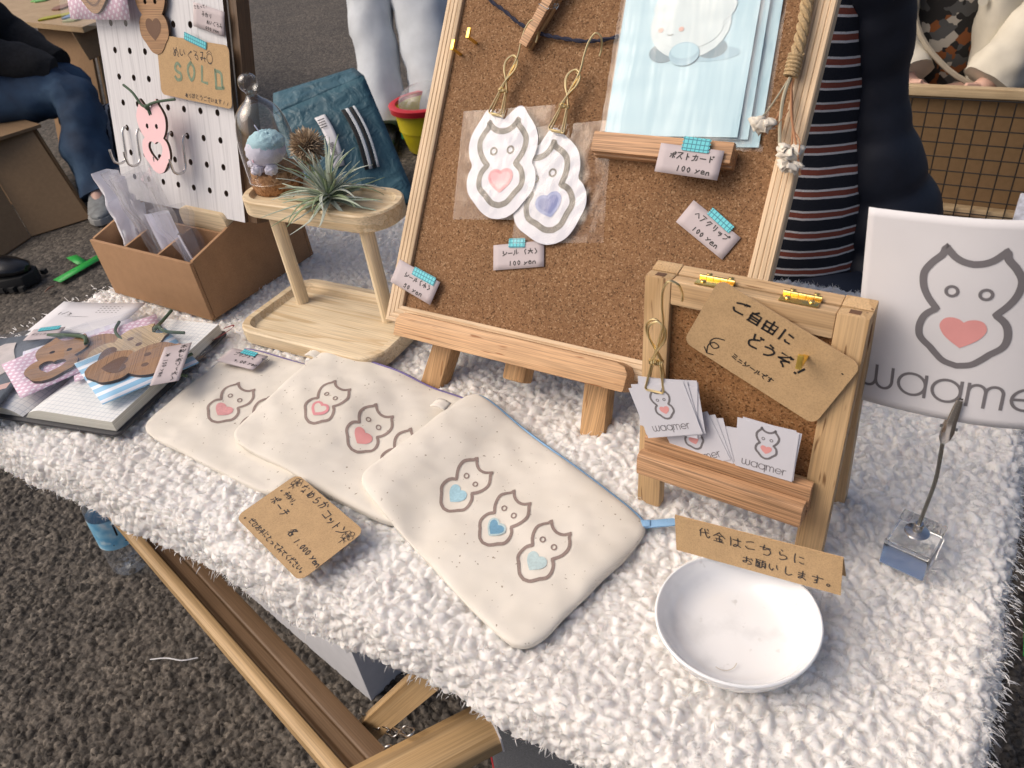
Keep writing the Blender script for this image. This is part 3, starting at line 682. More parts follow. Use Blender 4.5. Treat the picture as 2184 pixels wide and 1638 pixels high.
ST_R = [(0, .012), (.07, -.045), (.16, -.110), (.235, -.105), (.30, -.015), (.40, .13), (.44, .26), (.425, .40), (.385, .505), (.425, .59), (.44, .70), (.41, .82), (.32, .93), (.22, 1.035), (.11, 1.10), (0, 1.118)]
def sticker_outline():
    r = [(p[0], .5 - p[1]) for p in cat_rom(ST_R, 6)]; return r + [(-x, y) for x, y in r[-2:0:-1]]
HEART_R = [(0, -.10), (.03, -.078), (.075, -.068), (.12, -.08), (.148, -.12), (.148, -.165), (.115, -.225), (.06, -.275), (0, -.318)]
def heart_poly(s=1.0):
    r = cat_rom(HEART_R, 4); r = [(p[0], p[1]) for p in r]; poly = r + [(-x, y) for x, y in r[-2:0:-1]]
    cx, cy = 0, -.18
    return [(cx + (x - cx) * s, cy + (y - cy) * s) for x, y in poly]
def fan(mb, poly, fn, mat, c=(0, -.18)):
    # concentric fill so that it can follow a curved surface
    n = len(poly); rings = []
    for k in (1.0, .66, .33): rings.append([fn(c[0] + (x - c[0]) * k, c[1] + (y - c[1]) * k) for x, y in poly])
    b = len(mb.v); mb.add(sum(rings, []) + [fn(*c)], [])
    for r in range(2):
        for i in range(n):
            j = (i + 1) % n; mb.f.append((b + r * n + i, b + (r + 1) * n + i, b + (r + 1) * n + j, b + r * n + j)); mb.m.append(mat)
    for i in range(n):
        j = (i + 1) % n; mb.f.append((b + 2 * n + i, b + 3 * n, b + 2 * n + j)); mb.m.append(mat)
def emblem(mb, fn, H, lw=.052, rim=None, hs=1.0):
    """materials: 0 outline, 1 heart, 2 heart rim. fn maps local metres -> 3D"""
    f = lambda x, y: fn(x * H, y * H)
    ribbon(mb, em_outline(-lw * .5), lw, f, 0, True)
    for sx in (-1, 1):
        ribbon(mb, [(sx * .107 + .038 * cos(a * .4), .142 + .038 * sin(a * .4)) for a in range(16)], .022, f, 0, True)
    fan(mb, heart_poly(hs), f, 1)
    if rim: ribbon(mb, heart_poly(hs * .92), rim, lambda x, y: tuple(Vector(f(x, y)) + Vector((0, 0, .00015))), 2, True)
def arc(cx, cy, r, a0, a1, n=14, ry=None):
    ry = ry or r; return [(cx + r * cos(radians(a0 + (a1 - a0) * i / n)), cy + ry * sin(radians(a0 + (a1 - a0) * i / n))) for i in range(n + 1)]
def wordmark(mb, fn, x, y, h, lw=.11, mat=0):
    L = []; p = 0
    L.append([(p, 1)] + arc(p + .3, .38, .3, 180, 360, ry=.36) + [(p + .6, 1)]); L.append(arc(p + .9, .38, .3, 180, 360, ry=.36) + [(p + 1.2, 1)]); p += 1.42
    L.append(arc(p + .5, .5, .48, 20, 380, 24)); L.append([(p + .98, .98), (p + .98, .02)]); p += 1.2
    L.append(arc(p + .5, .5, .48, 0, 360, 24)); L.append([(p + .98, .98), (p + .98, -.4)]); p += 1.22
    L.append([(p, .02), (p, .98)]); L.append([(p, .62)] + arc(p + .28, .66, .28, 180, 0, ry=.30) + [(p + .56, .02)]); L.append(arc(p + .84, .66, .28, 180, 0, ry=.30) + [(p + 1.12, .02)]); p += 1.36
    L.append([(p + .03, .5), (p + .95, .5)] + arc(p + .5, .5, .46, 0, 315, 22)); p += 1.16
    L.append([(p, .02), (p, .98)]); L.append(arc(p + .36, .58, .36, 180, 75, ry=.38))
    for st in L:
        ribbon(mb, [(x + a * h, y + b * h) for a, b in resample(st, .12)], lw * h, fn, mat)
WM_W = 6.9   # total advance in x-heights

# ------------------------------------------------------------------ cards
def tape_strip(parent, x, y, w, h, rot=0, z=.0012):
    mb = MB()
    zig = lambda t, i: (w / 2 + (.0007 if i % 2 else -.0007)) * t
    n = 8; pts = [(zig(1, i), -h / 2 + h * i / n) for i in range(n + 1)] + [(zig(-1, i), h / 2 - h * i / n) for i in range(n + 1)]
    mb.prism(pts, 0, .0003); return mb.build('tape', tape_m, parent, M=T(x, y, z) @ RZ(rot), smooth=False)
def curl_sheet(w, h, nx, ny, bend=0.0, bendy=0.0, r=0, wob=0, seed=0):
    def fn(a, b):
        x = (a - .5) * w; y = (b - .5) * h
        z = bend * ((a - .5) * 2) ** 2 + bendy * ((b - .5) * 2) ** 2
        if wob: z += wob * noise.noise((x * 22 + seed, y * 22, seed * .37))
        return (x, y, z)
    return fn
def card(name, label, cat, M, w, h, mat, r=0, texts=(), tape=None, ink=None, lw=.0011, group=None, bend=0.0, edge=None, t=.0006):
    """thin card; texts (string,x,y,size[,rot[,lw[,mat]]])"""
    if r:
        o = flat_obj(name, [rrect(w, h, r)], t, mat, edge or mat, M=M)
    else:
        mb = MB(); fn = curl_sheet(w, h, 8, 4, bend); mb.sheet(fn, 8, 4); o = mb.build(name, mat, M=M, solid=t)
    tag(o, label, cat, group)
    zz = (t if r else t / 2) + .0003
    zf = lambda x, y: (x, y, zz + (0 if r else bend * (x / w * 2) ** 2))
    if texts:
        mb = MB()
        for q in texts:
            rot = q[4] if len(q) > 4 else 0; l_ = q[5] if len(q) > 5 else lw
            write(mb, q[0], q[1], q[2], q[3], l_, rot, fn=zf)
        mb.build('writing', ink or ink_m, o, smooth=False)
    if tape: tape_strip(o, *tape)
    return o
mb = MB(); cyl = lambda x, y: (.0486 * cos(radians(-6) + x / .0486), .0486 * sin(radians(-6) + x / .0486), .145 + y)
write(mb, '日', -.020, -.006, .040, .0045, 0, fn=cyl); ribbon(mb, [(-.03, -.03), (0, -.03), (.03, -.03)], .003, cyl); mb.build('label_print', marker_m, pb, smooth=False)
# ------------------------------------------------------------------ kraft organiser box
ob = empty('organiser_box', T(-1.073, .567, -.001), 'brown kraft organiser box with slanted sides and divided compartments', 'organiser')
W2, D, hf, hb, th = .1215, .222, .096, .147, .0055
sl = lambda y: hf + (hb - hf) * y / D
mb = MB(); mb.box(-W2, W2, 0, th, 0, hf); mb.build('front_panel', [kraft_box], ob, bevel=.0008)
mb = MB(); mb.box(-W2, W2, D - th, D, 0, hb); mb.build('back_panel', [kraft_box], ob, bevel=.0008)
for sx in (-1, 1):
    xa, xb = sorted((sx * W2, sx * (W2 - th))); e = .0008
    mb = MB(); mb.hexa([(xa, e + th, 0), (xb, e + th, 0), (xb, D - th - e, 0), (xa, D - th - e, 0)], [(xa, e + th, sl(th)), (xb, e + th, sl(th)), (xb, D - th - e, sl(D)), (xa, D - th - e, sl(D))]); mb.build('side_panel', kraft_box, ob, bevel=.0006)
mb = MB(); mb.box(-W2 + th, W2 - th, .074, .078, .004, sl(.074) - .006); mb.build('cross_divider', kraft_box, ob)
for x in (-.040, .040):
    mb = MB(); mb.hexa([(x - .002, th, .004), (x + .002, th, .004), (x + .002, .0738, .004), (x - .002, .0738, .004)], [(x - .002, th, hf - .002), (x + .002, th, hf - .002), (x + .002, .0738, sl(.07) - .006), (x - .002, .0738, sl(.07) - .006)]); mb.build('divider', kraft_box, ob)
mb = MB(); mb.box(-W2 + th, W2 - th, th, D - th, 0, .004); mb.build('floor_panel', kraft_box, ob)
# folded packets and cellophane bags standing in it
lil_m = film('lilac_packet', .25, .2, (.9, .88, .95), 50, .5, haze=.75)
def packet(name, label, M, w, h, mat, seed, fold=.012, group=None, taper=.5, inner=None):
    e = empty(name, M, label, 'packet', group)
    rr = random.Random(seed); ph = [rr.uniform(0, 6) for _ in range(4)]
    for k, (off, tw) in enumerate(((0, 0), (.006, .12))):
        def fn(a, b, off=off, tw=tw):
            x = (a - .5) * w * (1 - taper * (1 - b) * .6); z = b * h * (1 - .10 * abs(a - .5 + tw) - (.05 if k else 0))
            y = off + fold * sin(a * 7 + ph[0] + b * 1.3) * (.3 + b) + .006 * noise.noise((a * 5 + seed, b * 6, off * 90))
            return (x, y, z)
        mb = MB(); mb.sheet(fn, 16, 20); mb.build('sheet', mat, e)
    if inner:
        mb = MB(); mb.sheet(lambda a, b: ((a - .5) * w * .55, .003 + .008 * sin(a * 5 + ph[1]), .02 + b * h * .55), 8, 8); mb.build('insert', inner, e)
    return e
packet('folded_packet', 'lilac folded paper packet in the left compartment of the kraft box', T(-1.150, .598, .03) @ RY(-4) @ RX(-8), .055, .165, lil_m, 3, .010, taper=.2)
packet('folded_packet', 'rolled lilac paper packet beside the taller packet in the kraft box', T(-1.132, .615, .03) @ RZ(24) @ RX(-4), .050, .125, lil_m, 5, .012, taper=.1)
ins_m = plain('pale_insert', (.70, .70, .82), .5)
packet('cellophane_bag', 'clear crinkled cellophane bag in the middle compartment of the kraft box', T(-1.083, .606, .015) @ RY(-3), .085, .195, film_h, 8, .014, taper=.6)
packet('cellophane_bag', 'clear cellophane bag holding a pale slip in front of the pegboard', T(-1.04, .608, .015) @ RY(-6), .095, .195, film_h, 12, .016, taper=.7, inner=ins_m)
packet('cellophane_bag', 'clear cellophane bag in the right compartment of the kraft box', T(-.998, .606, .012) @ RY(-14), .070, .15, film_h, 15, .014, taper=.5, inner=ins_m)

# ------------------------------------------------------------------ pegboard
PM = frame((-1.1703, .72, .3394), -1.06, 16.16)
def peg_mat():
    m, nt, b = new_mat('white_grain_board'); b.inputs['Roughness'].default_value = .55
    c = coord(nt, (240, 7, 1)); n = N(nt, 'ShaderNodeTexNoise', i_Scale=1.0, i_Detail=4.0, i_Distortion=.4); nt.links.new(c, n.inputs[0])
    nt.links.new(ramp(nt, n.outputs[0], [(.3, (.46, .455, .47)), (.45, (.60, .595, .61)), (.7, (.66, .655, .665))]), b.inputs['Base Color']); bump(nt, b, n.outputs[0], .15, .0005); return m
pegface_m = peg_mat(); mdf_m = plain('mdf_edge', (.10, .062, .038), .8)
pg = empty('pegboard', PM @ T(.11, -.223, 0), 'white wood-grain pegboard with round holes standing behind the kraft box', 'pegboard')
s_ = .0371; U0, U1, V0, V1 = -.038, .258, -.223, .185
us = [U0] + [s_ * (i + .5) for i in range(6)] + [U1]; vs = [V0] + [s_ * (j - 4.5) for j in range(9)] + [V1]
mb = MB(); tk = .006; rh = .0046; dx, dy = -.11, .223
for i in range(7):
    for j in range(10):
        x0, x1, y0, y1 = us[i] + dx, us[i + 1] + dx, vs[j] + dy, vs[j + 1] + dy
        cx, cy = s_ * i + dx, s_ * (j - 5) + dy
        sq = []; ci = []; n = 16
        for k in range(n):
            a = 2 * pi * k / n + pi / n; ci.append((cx + rh * cos(a), cy + rh * sin(a)))
        per = [(x1, cy + (y1 - cy) * .4), (x1, y1), (cx + (x1 - cx) * .4, y1), (cx, y1), (cx - (cx - x0) * .4, y1), (x0, y1), (x0, cy + (y1 - cy) * .4), (x0, cy), (x0, cy - (cy - y0) * .4), (x0, y0), (cx - (cx - x0) * .4, y0), (cx, y0), (cx + (x1 - cx) * .4, y0), (x1, y0), (x1, cy - (cy - y0) * .4), (x1, cy)]
        ci = [(cx + rh * cos(2 * pi * (k + 1) / n), cy + rh * sin(2 * pi * (k + 1) / n)) for k in range(n)]
        b = len(mb.v); mb.add([(p[0], p[1], 0) for p in per] + [(p[0], p[1], 0) for p in ci] + [(p[0], p[1], -tk) for p in ci] + [(p[0], p[1], -tk) for p in per], [])
        for k in range(n):
            l = (k + 1) % n
            mb.f += [(b + k, b + l, b + n + l, b + n + k), (b + n + k, b + n + l, b + 2 * n + l, b + 2 * n + k), (b + 2 * n + k, b + 2 * n + l, b + 3 * n + l, b + 3 * n + k)]; mb.m += [0, 1, 1]
bx0, bx1, by0, by1 = U0 + dx, U1 + dx, V0 + dy, V1 + dy
for a, b in (((bx0, by0), (bx1, by0)), ((bx1, by0), (bx1, by1)), ((bx1, by1), (bx0, by1)), ((bx0, by1), (bx0, by0))):
    mb.add([(*a, 0), (*a, -tk), (*b, -tk), (*b, 0)], [(0, 1, 2, 3)], 1)
mb.build('panel', [pegface_m, mdf_m], pg, smooth=False)
mb = MB(); mb.box(.150, .166, .0, .40, -.028, -.0065); mb.build('back_post', wood('dark_post', (.16, .10, .06), (.1, .06, .03), 1), pg, bevel=.001)
iv = PM.inverted()
st = MB(); st.prism(rrect(.105, .034, .012), 0, .016); st.build('stand_bar', pine_x, pg, M=(PM @ T(.11, -.223, 0)).inverted() @ T(-1.006, .664, .116) @ RX(90), bevel=.002)
st = MB(); st.box(-.05, .05, -.012, .06, 0, .012); st.build('stand_foot', pine_x, pg, M=(PM @ T(.11, -.223, 0)).inverted() @ T(-1.006, .70, .004), bevel=.002)

def jhook(u, label):
    mb = MB(); pth = [(0, 0, -.006), (0, .001, .004), (0, -.004, .008), (0, -.012, .009), (0, -.034, .009)] + [(0, -.040 - .012 * sin(a), .021 - .012 * cos(a)) for a in [i * .35 for i in range(0, 8)]] + [(0, -.036, .0335), (0, -.030, .034)]
    mb.tube(cat_rom(pth, 3), .0019, 10)
    tag(mb.build('peg_hook', steel_m, M=PM @ T(u, -.1113, 0)), label, 'hook', 'steel hooks on the pegboard')
jhook(0, 'steel J hook at the left edge of the white pegboard'); jhook(.0371, 'steel J hook half hidden behind the pink cat-shaped keyring')
jhook(.1113, 'steel J hook whose tip pokes out in front of the pink keyring'); jhook(.1484, 'rightmost steel J hook on the white pegboard')

def cat_piece(parent, name, H, t, top, side, M, holes=True, heart='hole', grow=.0, engrave=None):
    sc = lambda P: [(x * H, y * H) for x, y in P]
    polys = [sc(em_outline(grow))]
    if holes:
        for sx in (-1, 1): polys.append(sc([(sx * .107 + .034 * cos(a * pi / 8), .142 + .034 * sin(a * pi / 8)) for a in range(16)]))
    if heart == 'hole': polys.append(sc(heart_poly(1.05)))
    o = flat_obj(name, polys, t, top, side, parent, M)
    if heart == 'engraved' or not holes:
        mb = MB(); f = lambda x, y: (x * H, y * H, t + .0002)
        if heart == 'engraved': fan(mb, heart_poly(1.08), f, 0)
        if not holes:
            for sx in (-1, 1): fan(mb, [(sx * .107 + .04 * cos(a * pi / 8), .142 + .04 * sin(a * pi / 8)) for a in range(16)], f, 0, (sx * .107, .142))
        mb.build('engraving', engrave or engr_m, o, smooth=False)
    return o
def cord_bow(parent, pts_list, r=.0017, knot=None, mat=None):
    mb = MB()
    for p in pts_list: mb.tube(cat_rom(p, 6), r, 7)
    if knot: mb.ball(knot, (r * 2.1, r * 2.1, r * 1.8), 10, 6)
    return mb.build('cord', mat or green_cord, parent)
# pink keyring hanging on a hook
pk = empty('cat_keyring', PM @ T(.119, -.113, .031) @ RZ(2.5), 'pink painted cat-shaped wooden keyring with green cord hanging on the pegboard', 'keyring')
cat_piece(pk, 'wood_piece', .104, .004, pink_m, burnt_m, T(0, 0, 0))
cord_bow(pk, [[(-.052, .070, .004), (-.03, .060, .006), (-.012, .045, .008), (-.002, .040, .007), (.004, .030, .002)], [(.062, .052, .003), (.04, .050, .006), (.018, .047, .007), (.003, .042, .007), (-.001, .030, .003)]], .0019, (0, .041, .007))
# wooden bookmark above
wk = empty('wooden_bookmark', PM @ T(.114, .050, .004) @ RZ(1), 'oak cat-shaped wooden bookmark with dark engraved heart on the pegboard', 'bookmark')
cat_piece(wk, 'wood_piece', .106, .004, oak_m, burnt_m, T(0, 0, 0), True, 'engraved')
# bagged bookmark at the top left
bk = empty('bagged_ornament', PM @ T(.002, .098, .018), 'shield-shaped wooden ornament on a pink dotted card in clear bag above the pegboard', 'ornament')
mb = MB(); mb.sheet(curl_sheet(.150, .115, 6, 4), 6, 4); mb.build('backing_card', pinkdot_m, bk, solid=.0006)
shp = cat_rom([(0, -.050), (.022, -.040), (.046, -.012), (.050, .03), (.03, .05), (0, .046), (-.03, .05), (-.050, .03), (-.046, -.012), (-.022, -.040)], 5, True)
o = flat_obj('wood_piece', [[(p[0], p[1]) for p in shp]], .004, oak_m, burnt_m, bk, T(.0, .0, .001))
mb = MB()
for k in (.78, .45, .2): ribbon(mb, [(p[0] * k, p[1] * k + (.004 if k < .5 else 0)) for p in shp], .0035, lambda x, y: (x, y, .0043), 0, True)
mb.build('engraving', engr_m, o, smooth=False)
mb = MB(); mb.sheet(curl_sheet(.172, .132, 10, 8, 0, 0, wob=.004, seed=4), 16, 12); mb.build('clear_bag', film_m, bk, M=T(0, 0, .007))
# SOLD card and price tag
so_ = card('sold_card', 'kraft card lettered SOLD taped to the pegboard', 'card', PM @ T(.190, -.0215, .0065) @ RZ(-4.2), .154, .080, kraft_m, .008,
     texts=[('ぬいぐるみ', -.042, .014, .0135, 0, .0011), ('ありがとうございます!!', -.022, -.037, .0075, 0, .0008)], tape=(.010, .0395, .046, .010, -11, .0016), edge=cardedge_m)
mb = MB(); write(mb, 'SOLD', -.047, -.016, .0275, .0042, -2, 1.02, z=.0009); mb.build('lettering', sage_m, so_, smooth=False)
mb = MB(); ribbon(mb, arc(.037, .020, .006, 0, 360), .0008, lambda x, y: (x, y, .0009), 0); ribbon(mb, arc(.037, .017, .004, 200, 340), .0008, lambda x, y: (x, y, .0009)); ribbon(mb, [(.031, .026), (.037, .030), (.042, .026)], .0008, lambda x, y: (x, y, .0009)); mb.build('doodle', ink_m, so_, smooth=False)
card('price_tag', 'lilac price tag for handmade plush, 600 yen, on the pegboard', 'price tag', PM @ T(.231, .044, .004) @ RZ(-11), .062, .030, tagpaper_m,
     texts=[('さわって!', -.029, .0065, .0055, 14, .0006), ('手作り', -.014, .001, .0065, 0, .0007), ('ぬいぐるみ', -.004, -.0065, .006, 0, .0007), ('600 yen', -.006, -.0135, .006, 0, .0007)])

# ------------------------------------------------------------------ two-tier wooden shelf
sh = empty('display_shelf', T(-.748, .625, -.001) @ RZ(2.5), 'two-tier pale pine display shelf with recessed trays and round posts', 'shelf')
def tray(w, d, r, h, rim, rec, z0=0):
    mb = MB(); n = 10
    rg = [[(x, y, z0 + z) for x, y in rrect(w - i * 2, d - i * 2, max(r - i, .004), n)] for z, i in ((0, .002), (.002, 0), (h - .002, 0), (h, .002), (h, rim - .0015), (h - .0015, rim), (h - rec + .003, rim + .001), (h - rec, rim + .004))]
    mb.rings(rg); return mb
tray(.256, .154, .036, .022, .013, .009).build('lower_tray', pine_x, sh)
tray(.254, .090, .042, .024, .011, .008, .154).build('upper_tray', wood('pine_tray', PINE_L, PINE_D, 0, ring=30, seed=9., band=.8), sh, M=T(-.016, .051, 0))
for x, y in ((-.086, .026), (.074, .026)):
    mb = MB(); mb.lathe([(.0, .0131), (.0098, .0131), (.0098, .1545), (0, .1545)], 20); mb.build('post', pine_z, sh, M=T(x, y, 0))

# glass cloche on cork base
cl = empty('glass_cloche', T(-.8625, .693, .1695), 'clear glass bell jar with knob on a round cork base', 'bell jar')
mb = MB(); mb.lathe([(0, 0), (.034, 0), (.036, .002), (.0375, .016), (.0345, .017), (.0335, .028), (.032, .0295), (0, .0295)], 40); mb.build('cork_base', cork_base, cl)
prof = [(.0372, .0165), (.0385, .0175), (.0388, .022), (.0385, .050), (.0375, .070), (.0340, .092), (.0275, .108), (.0185, .118), (.0105, .124), (.0072, .130), (.0080, .133), (.0118, .138), (.0128, .144), (.0112, .151), (.006, .1555), (.0004, .156)]
mb = MB(); mb.lathe([(p[0], p[1]) for p in cat_rom(prof, 3)], 48); mb.build('glass_dome', glass_m, cl)
mb = MB(); mb.tube([(.0383 * cos(a * pi / 24), .0383 * sin(a * pi / 24), .0172) for a in range(48)], .0011, 6, closed=True); mb.build('rim', glass_m, cl)
# plush
fur_w = plain('white_plush', (.76, .73, .84), 1.0, var=.06, bmp=1.0, bscale=900); fur_b = plain('blue_plush', (.48, .70, .77), 1.0, var=.08, bmp=1.0, bscale=900)
pl = empty('plush_toy', T(-.8605, .686, .1995) @ RZ(-30) @ Matrix.Scale(1.12, 4), 'tiny white plush toy with pale blue top inside the bell jar', 'plush')
def fuzzy(c, r, seed, amp=.0016, fr=260):
    mb = MB(); mb.ball(c, r, 40, 28)
    for i, p in enumerate(mb.v):
        d = (p - Vector(c)); n = d.normalized(); mb.v[i] = p + n * amp * (noise.noise(p * fr + Vector((seed, 0, 0))) + .6 * noise.noise(p * fr * 2.3))
    return mb
fuzzy((0, 0, .024), (.0285, .024, .0185), 1).build('body', fur_w, pl)
fuzzy((.001, .003, .0325), (.0255, .0225, .0140), 4, .0020, 300).build('blue_top', fur_b, pl)
for x, y in ((-.016, -.016), (.010, -.018), (-.024, .0), (.022, -.004)): fuzzy((x, y, .0065), (.0075, .008, .0065), x * 99).build('paw', fur_w, pl)
for x in (-.009, .003): mb = MB(); mb.ball((x, -.0235, .021), (.0016, .001, .0013), 8, 6); mb.build('eye', marker_m, pl)
mb = MB(); mb.ball((.014, -.0205, .019), (.003, .001, .002), 8, 6); mb.build('cheek', plain('cheek', (.8, .5, .6), .9), pl)
mb = MB(); mb.tube(cat_rom([(-.004, 0, .045), (-.008, -.002, .052), (-.004, -.003, .053), (-.001, -.001, .046)]), .0006, 6); mb.build('thread_loop', fur_w, pl)

# dried thistle head
th_m = plain('thistle', (.33, .24, .155), .9, var=.25, vscale=300); th_t = plain('thistle_tip', (.55, .43, .30), .9, var=.2)
tp = empty('dried_thistle', T(-.772, .682, .172), 'round brown dried thistle head on a thin stem on the shelf', 'dried flower')
mb = MB(); mb.tube(cat_rom([(-.03, .02, .002), (-.018, .008, .018), (-.011, .004, .04)]), .0016, 6); mb.build('stem', th_m, tp)
c0 = Vector((-.010, .008, .064)); mb = MB(); mb.ball(c0, .0165, 16, 12); mb.build('core', plain('thistle_core', (.10, .065, .04), .95), tp)
mb = MB(); n = 520
for i in range(n):
    z = 1 - 2 * (i + .5) / n; a = i * 2.39996; d = Vector((sqrt(1 - z * z) * cos(a), sqrt(1 - z * z) * sin(a), z)); L = R.uniform(.022, .0275)
    e = d.orthogonal().normalized(); f = d.cross(e); q = c0 + d * .014; tip = c0 + (d + Vector((R.uniform(-.1, .1), R.uniform(-.1, .1), R.uniform(-.1, .1)))) * L; w = .0012
    mb.add([q + e * w, q - e * .5 * w + f * w, q - e * .5 * w - f * w, c0.lerp(tip, .85) + e * w * .8, c0.lerp(tip, .85) - e * w * .6 + f * w * .5, tip], [(0, 1, 4, 3), (1, 2, 4), (2, 0, 3, 4), (3, 4, 5)], R.choice((0, 0, 1)))
tag(mb.build('spikes', [th_m, th_t], tp, smooth=False), kind='stuff')

# air plant
air = [plain('airplant_a', (.36, .42, .33), .75, var=.12, vscale=300), plain('airplant_b', (.50, .54, .46), .75, var=.12, vscale=300), plain('airplant_c', (.24, .31, .18), .75, var=.12, vscale=300)]
apn = empty('air_plant', T(-.738, .664, .1695), 'spiky grey green air plant sitting on the upper shelf tray', 'plant')
RA = random.Random(5)
for i in range(92):
    f = (i + .5) / 92; el = radians(-4 + 92 * f ** 1.25 * RA.uniform(.8, 1.1)); az = i * 2.39996 + RA.uniform(-.3, .3)
    L = RA.uniform(.050, .092) * (1.05 - .25 * f); w = RA.uniform(.0024, .0038)
    h = Vector((cos(az), sin(az), 0)); p = Vector((0, 0, .008 + .012 * f)) + h * .004; d = (h * cos(el) + Vector((0, 0, sin(el)))).normalized()
    pts = []; side = h.cross(Vector((0, 0, 1))); cv = RA.uniform(-.9, .9); dr = RA.uniform(.3, 1.5); k = 9
    for j in range(k + 1):
        s = j / k; pts.append(p.copy()); p = p + d * (L / k); d = (d + Vector((0, 0, -.10 * dr)) + side * cv * .07 + (Vector((0, 0, .05)) if f < .3 else Vector())).normalized()
        if p.z < .002: p.z = .002
    mb = MB()
    for j, q in enumerate(pts):
        s = j / k; ww = w * (1 - s) ** .8 + .00025; t = (pts[min(j + 1, k)] - pts[max(j - 1, 0)]).normalized(); sd = t.cross(Vector((0, 0, 1)))
        sd = sd.normalized() if sd.length > .05 else side; nn = sd.cross(t)
        mb.v += [q + sd * ww + nn * ww * .45, q, q - sd * ww + nn * ww * .45]
    for j in range(k):
        b = j * 3; mb.f += [(b, b + 1, b + 4, b + 3), (b + 1, b + 2, b + 5, b + 4)]; mb.m += [0, 0]
    mb.build('leaf', RA.choice(air), apn, solid=.0005)
mb = MB()
for i in range(14):
    a = RA.uniform(0, 6.3); mb.tube(cat_rom([(0, 0, .006), (.012 * cos(a), .012 * sin(a), .002), (.026 * cos(a + .5), .026 * sin(a + .5), .003)]), .0004, 4)
tag(mb.build('roots', th_m, apn), kind='stuff')

# ------------------------------------------------------------------ notebook pile
def page_mat():
    m, nt, b = new_mat('grid_page'); b.inputs['Roughness'].default_value = .7
    c = coord(nt); s = N(nt, 'ShaderNodeSeparateXYZ'); nt.links.new(c, s.inputs[0]); outs = []
    for ax in (0, 1):
        mu = N(nt, 'ShaderNodeMath', operation='MULTIPLY'); nt.links.new(s.outputs[ax], mu.inputs[0]); mu.inputs[1].default_value = 135
        fr = N(nt, 'ShaderNodeMath', operation='FRACT'); nt.links.new(mu.outputs[0], fr.inputs[0])
        lt = N(nt, 'ShaderNodeMath', operation='LESS_THAN'); nt.links.new(fr.outputs[0], lt.inputs[0]); lt.inputs[1].default_value = .09; outs.append(lt.outputs[0])
    mx = N(nt, 'ShaderNodeMath', operation='MAXIMUM'); nt.links.new(outs[0], mx.inputs[0]); nt.links.new(outs[1], mx.inputs[1])
    nt.links.new(mixc(nt, mx.outputs[0], (.76, .77, .76), (.50, .54, .58)), b.inputs['Base Color']); return m
page_m = page_mat()
pedge_m, nt, b = new_mat('page_edges'); b.inputs['Roughness'].default_value = .8
c = coord(nt, (1, 1, 1400)); n_ = N(nt, 'ShaderNodeTexNoise', i_Scale=1.0, i_Detail=1.0); nt.links.new(c, n_.inputs[0]); nt.links.new(ramp(nt, n_.outputs[0], [(.35, (.48, .47, .40)), (.65, (.72, .71, .64))]), b.inputs['Base Color'])
NB = T(-1.022, .400, .002) @ RZ(13)
nb = empty('open_notebook', NB, 'open black notebook with squared pages under the bookmarks', 'notebook')
cov_m = plain('black_cover', (.035, .036, .042), .5, bmp=.2, bscale=500)
mb = MB(); mb.prism(rrect(.318, .232, .008), 0, .004); mb.build('cover', cov_m, nb, bevel=.001)
def block(x0, x1, h, flip):
    mb = MB(); n = 14; rg = []
    for i in range(n + 1):
        a = i / n; x = x0 + (x1 - x0) * a; b_ = a if not flip else 1 - a
        z = .0045 + h * (min(1, b_ * 5)) ** .5 * (1 - .10 * b_) ; rg.append([(x, -.110, .0045), (x, -.110, z), (x, .110, z), (x, .110, .0045)])
    mb.rings(rg)
    for k, f in enumerate(mb.f):
        p = [mb.v[i] for i in f]; nrm = (p[1] - p[0]).cross(p[2] - p[0]); mb.m[k] = 0 if abs(nrm.z) > .6 * nrm.length and max(q.z for q in p) > .006 else 1
    return mb.build('page_block', [page_m, pedge_m], nb)
block(.003, .153, .0165, False); block(-.153, -.003, .012, True)
mb = MB(); mb.sheet(lambda a, b: (.148 + .040 * sin(a * pi) * (1 - .2 * a), .085 + .035 * a + .003 * b, .004 + .018 * sin(a * pi) + .0), 14, 1); mb.build('ribbon_marker', plain('red_ribbon', (.22, .015, .02), .5), nb, solid=.0005)
cc = card('calendar_sheet', 'white printed calendar sheet reading 1/2 behind the notebook', 'sheet', T(-1.118, .476, .022) @ RZ(19), .15, .082, paper_m, texts=[('1/2', -.060, .004, .011, 0, .0011)], bend=.002)
mb = MB()
for j in range(4):
    for i in range(7): ribbon(mb, [(.004 + i * .007, .030 - j * .0055), (.0065 + i * .007, .030 - j * .0055)], .0012, lambda x, y: (x, y, .0010))
ribbon(mb, [(-.062, .001), (.0, .001)], .0005, lambda x, y: (x, y, .001)); ribbon(mb, [(-.064, -.02), (-.050, -.02)], .002, lambda x, y: (x, y, .001)); mb.build('printed_dates', logo_grey, cc, smooth=False)
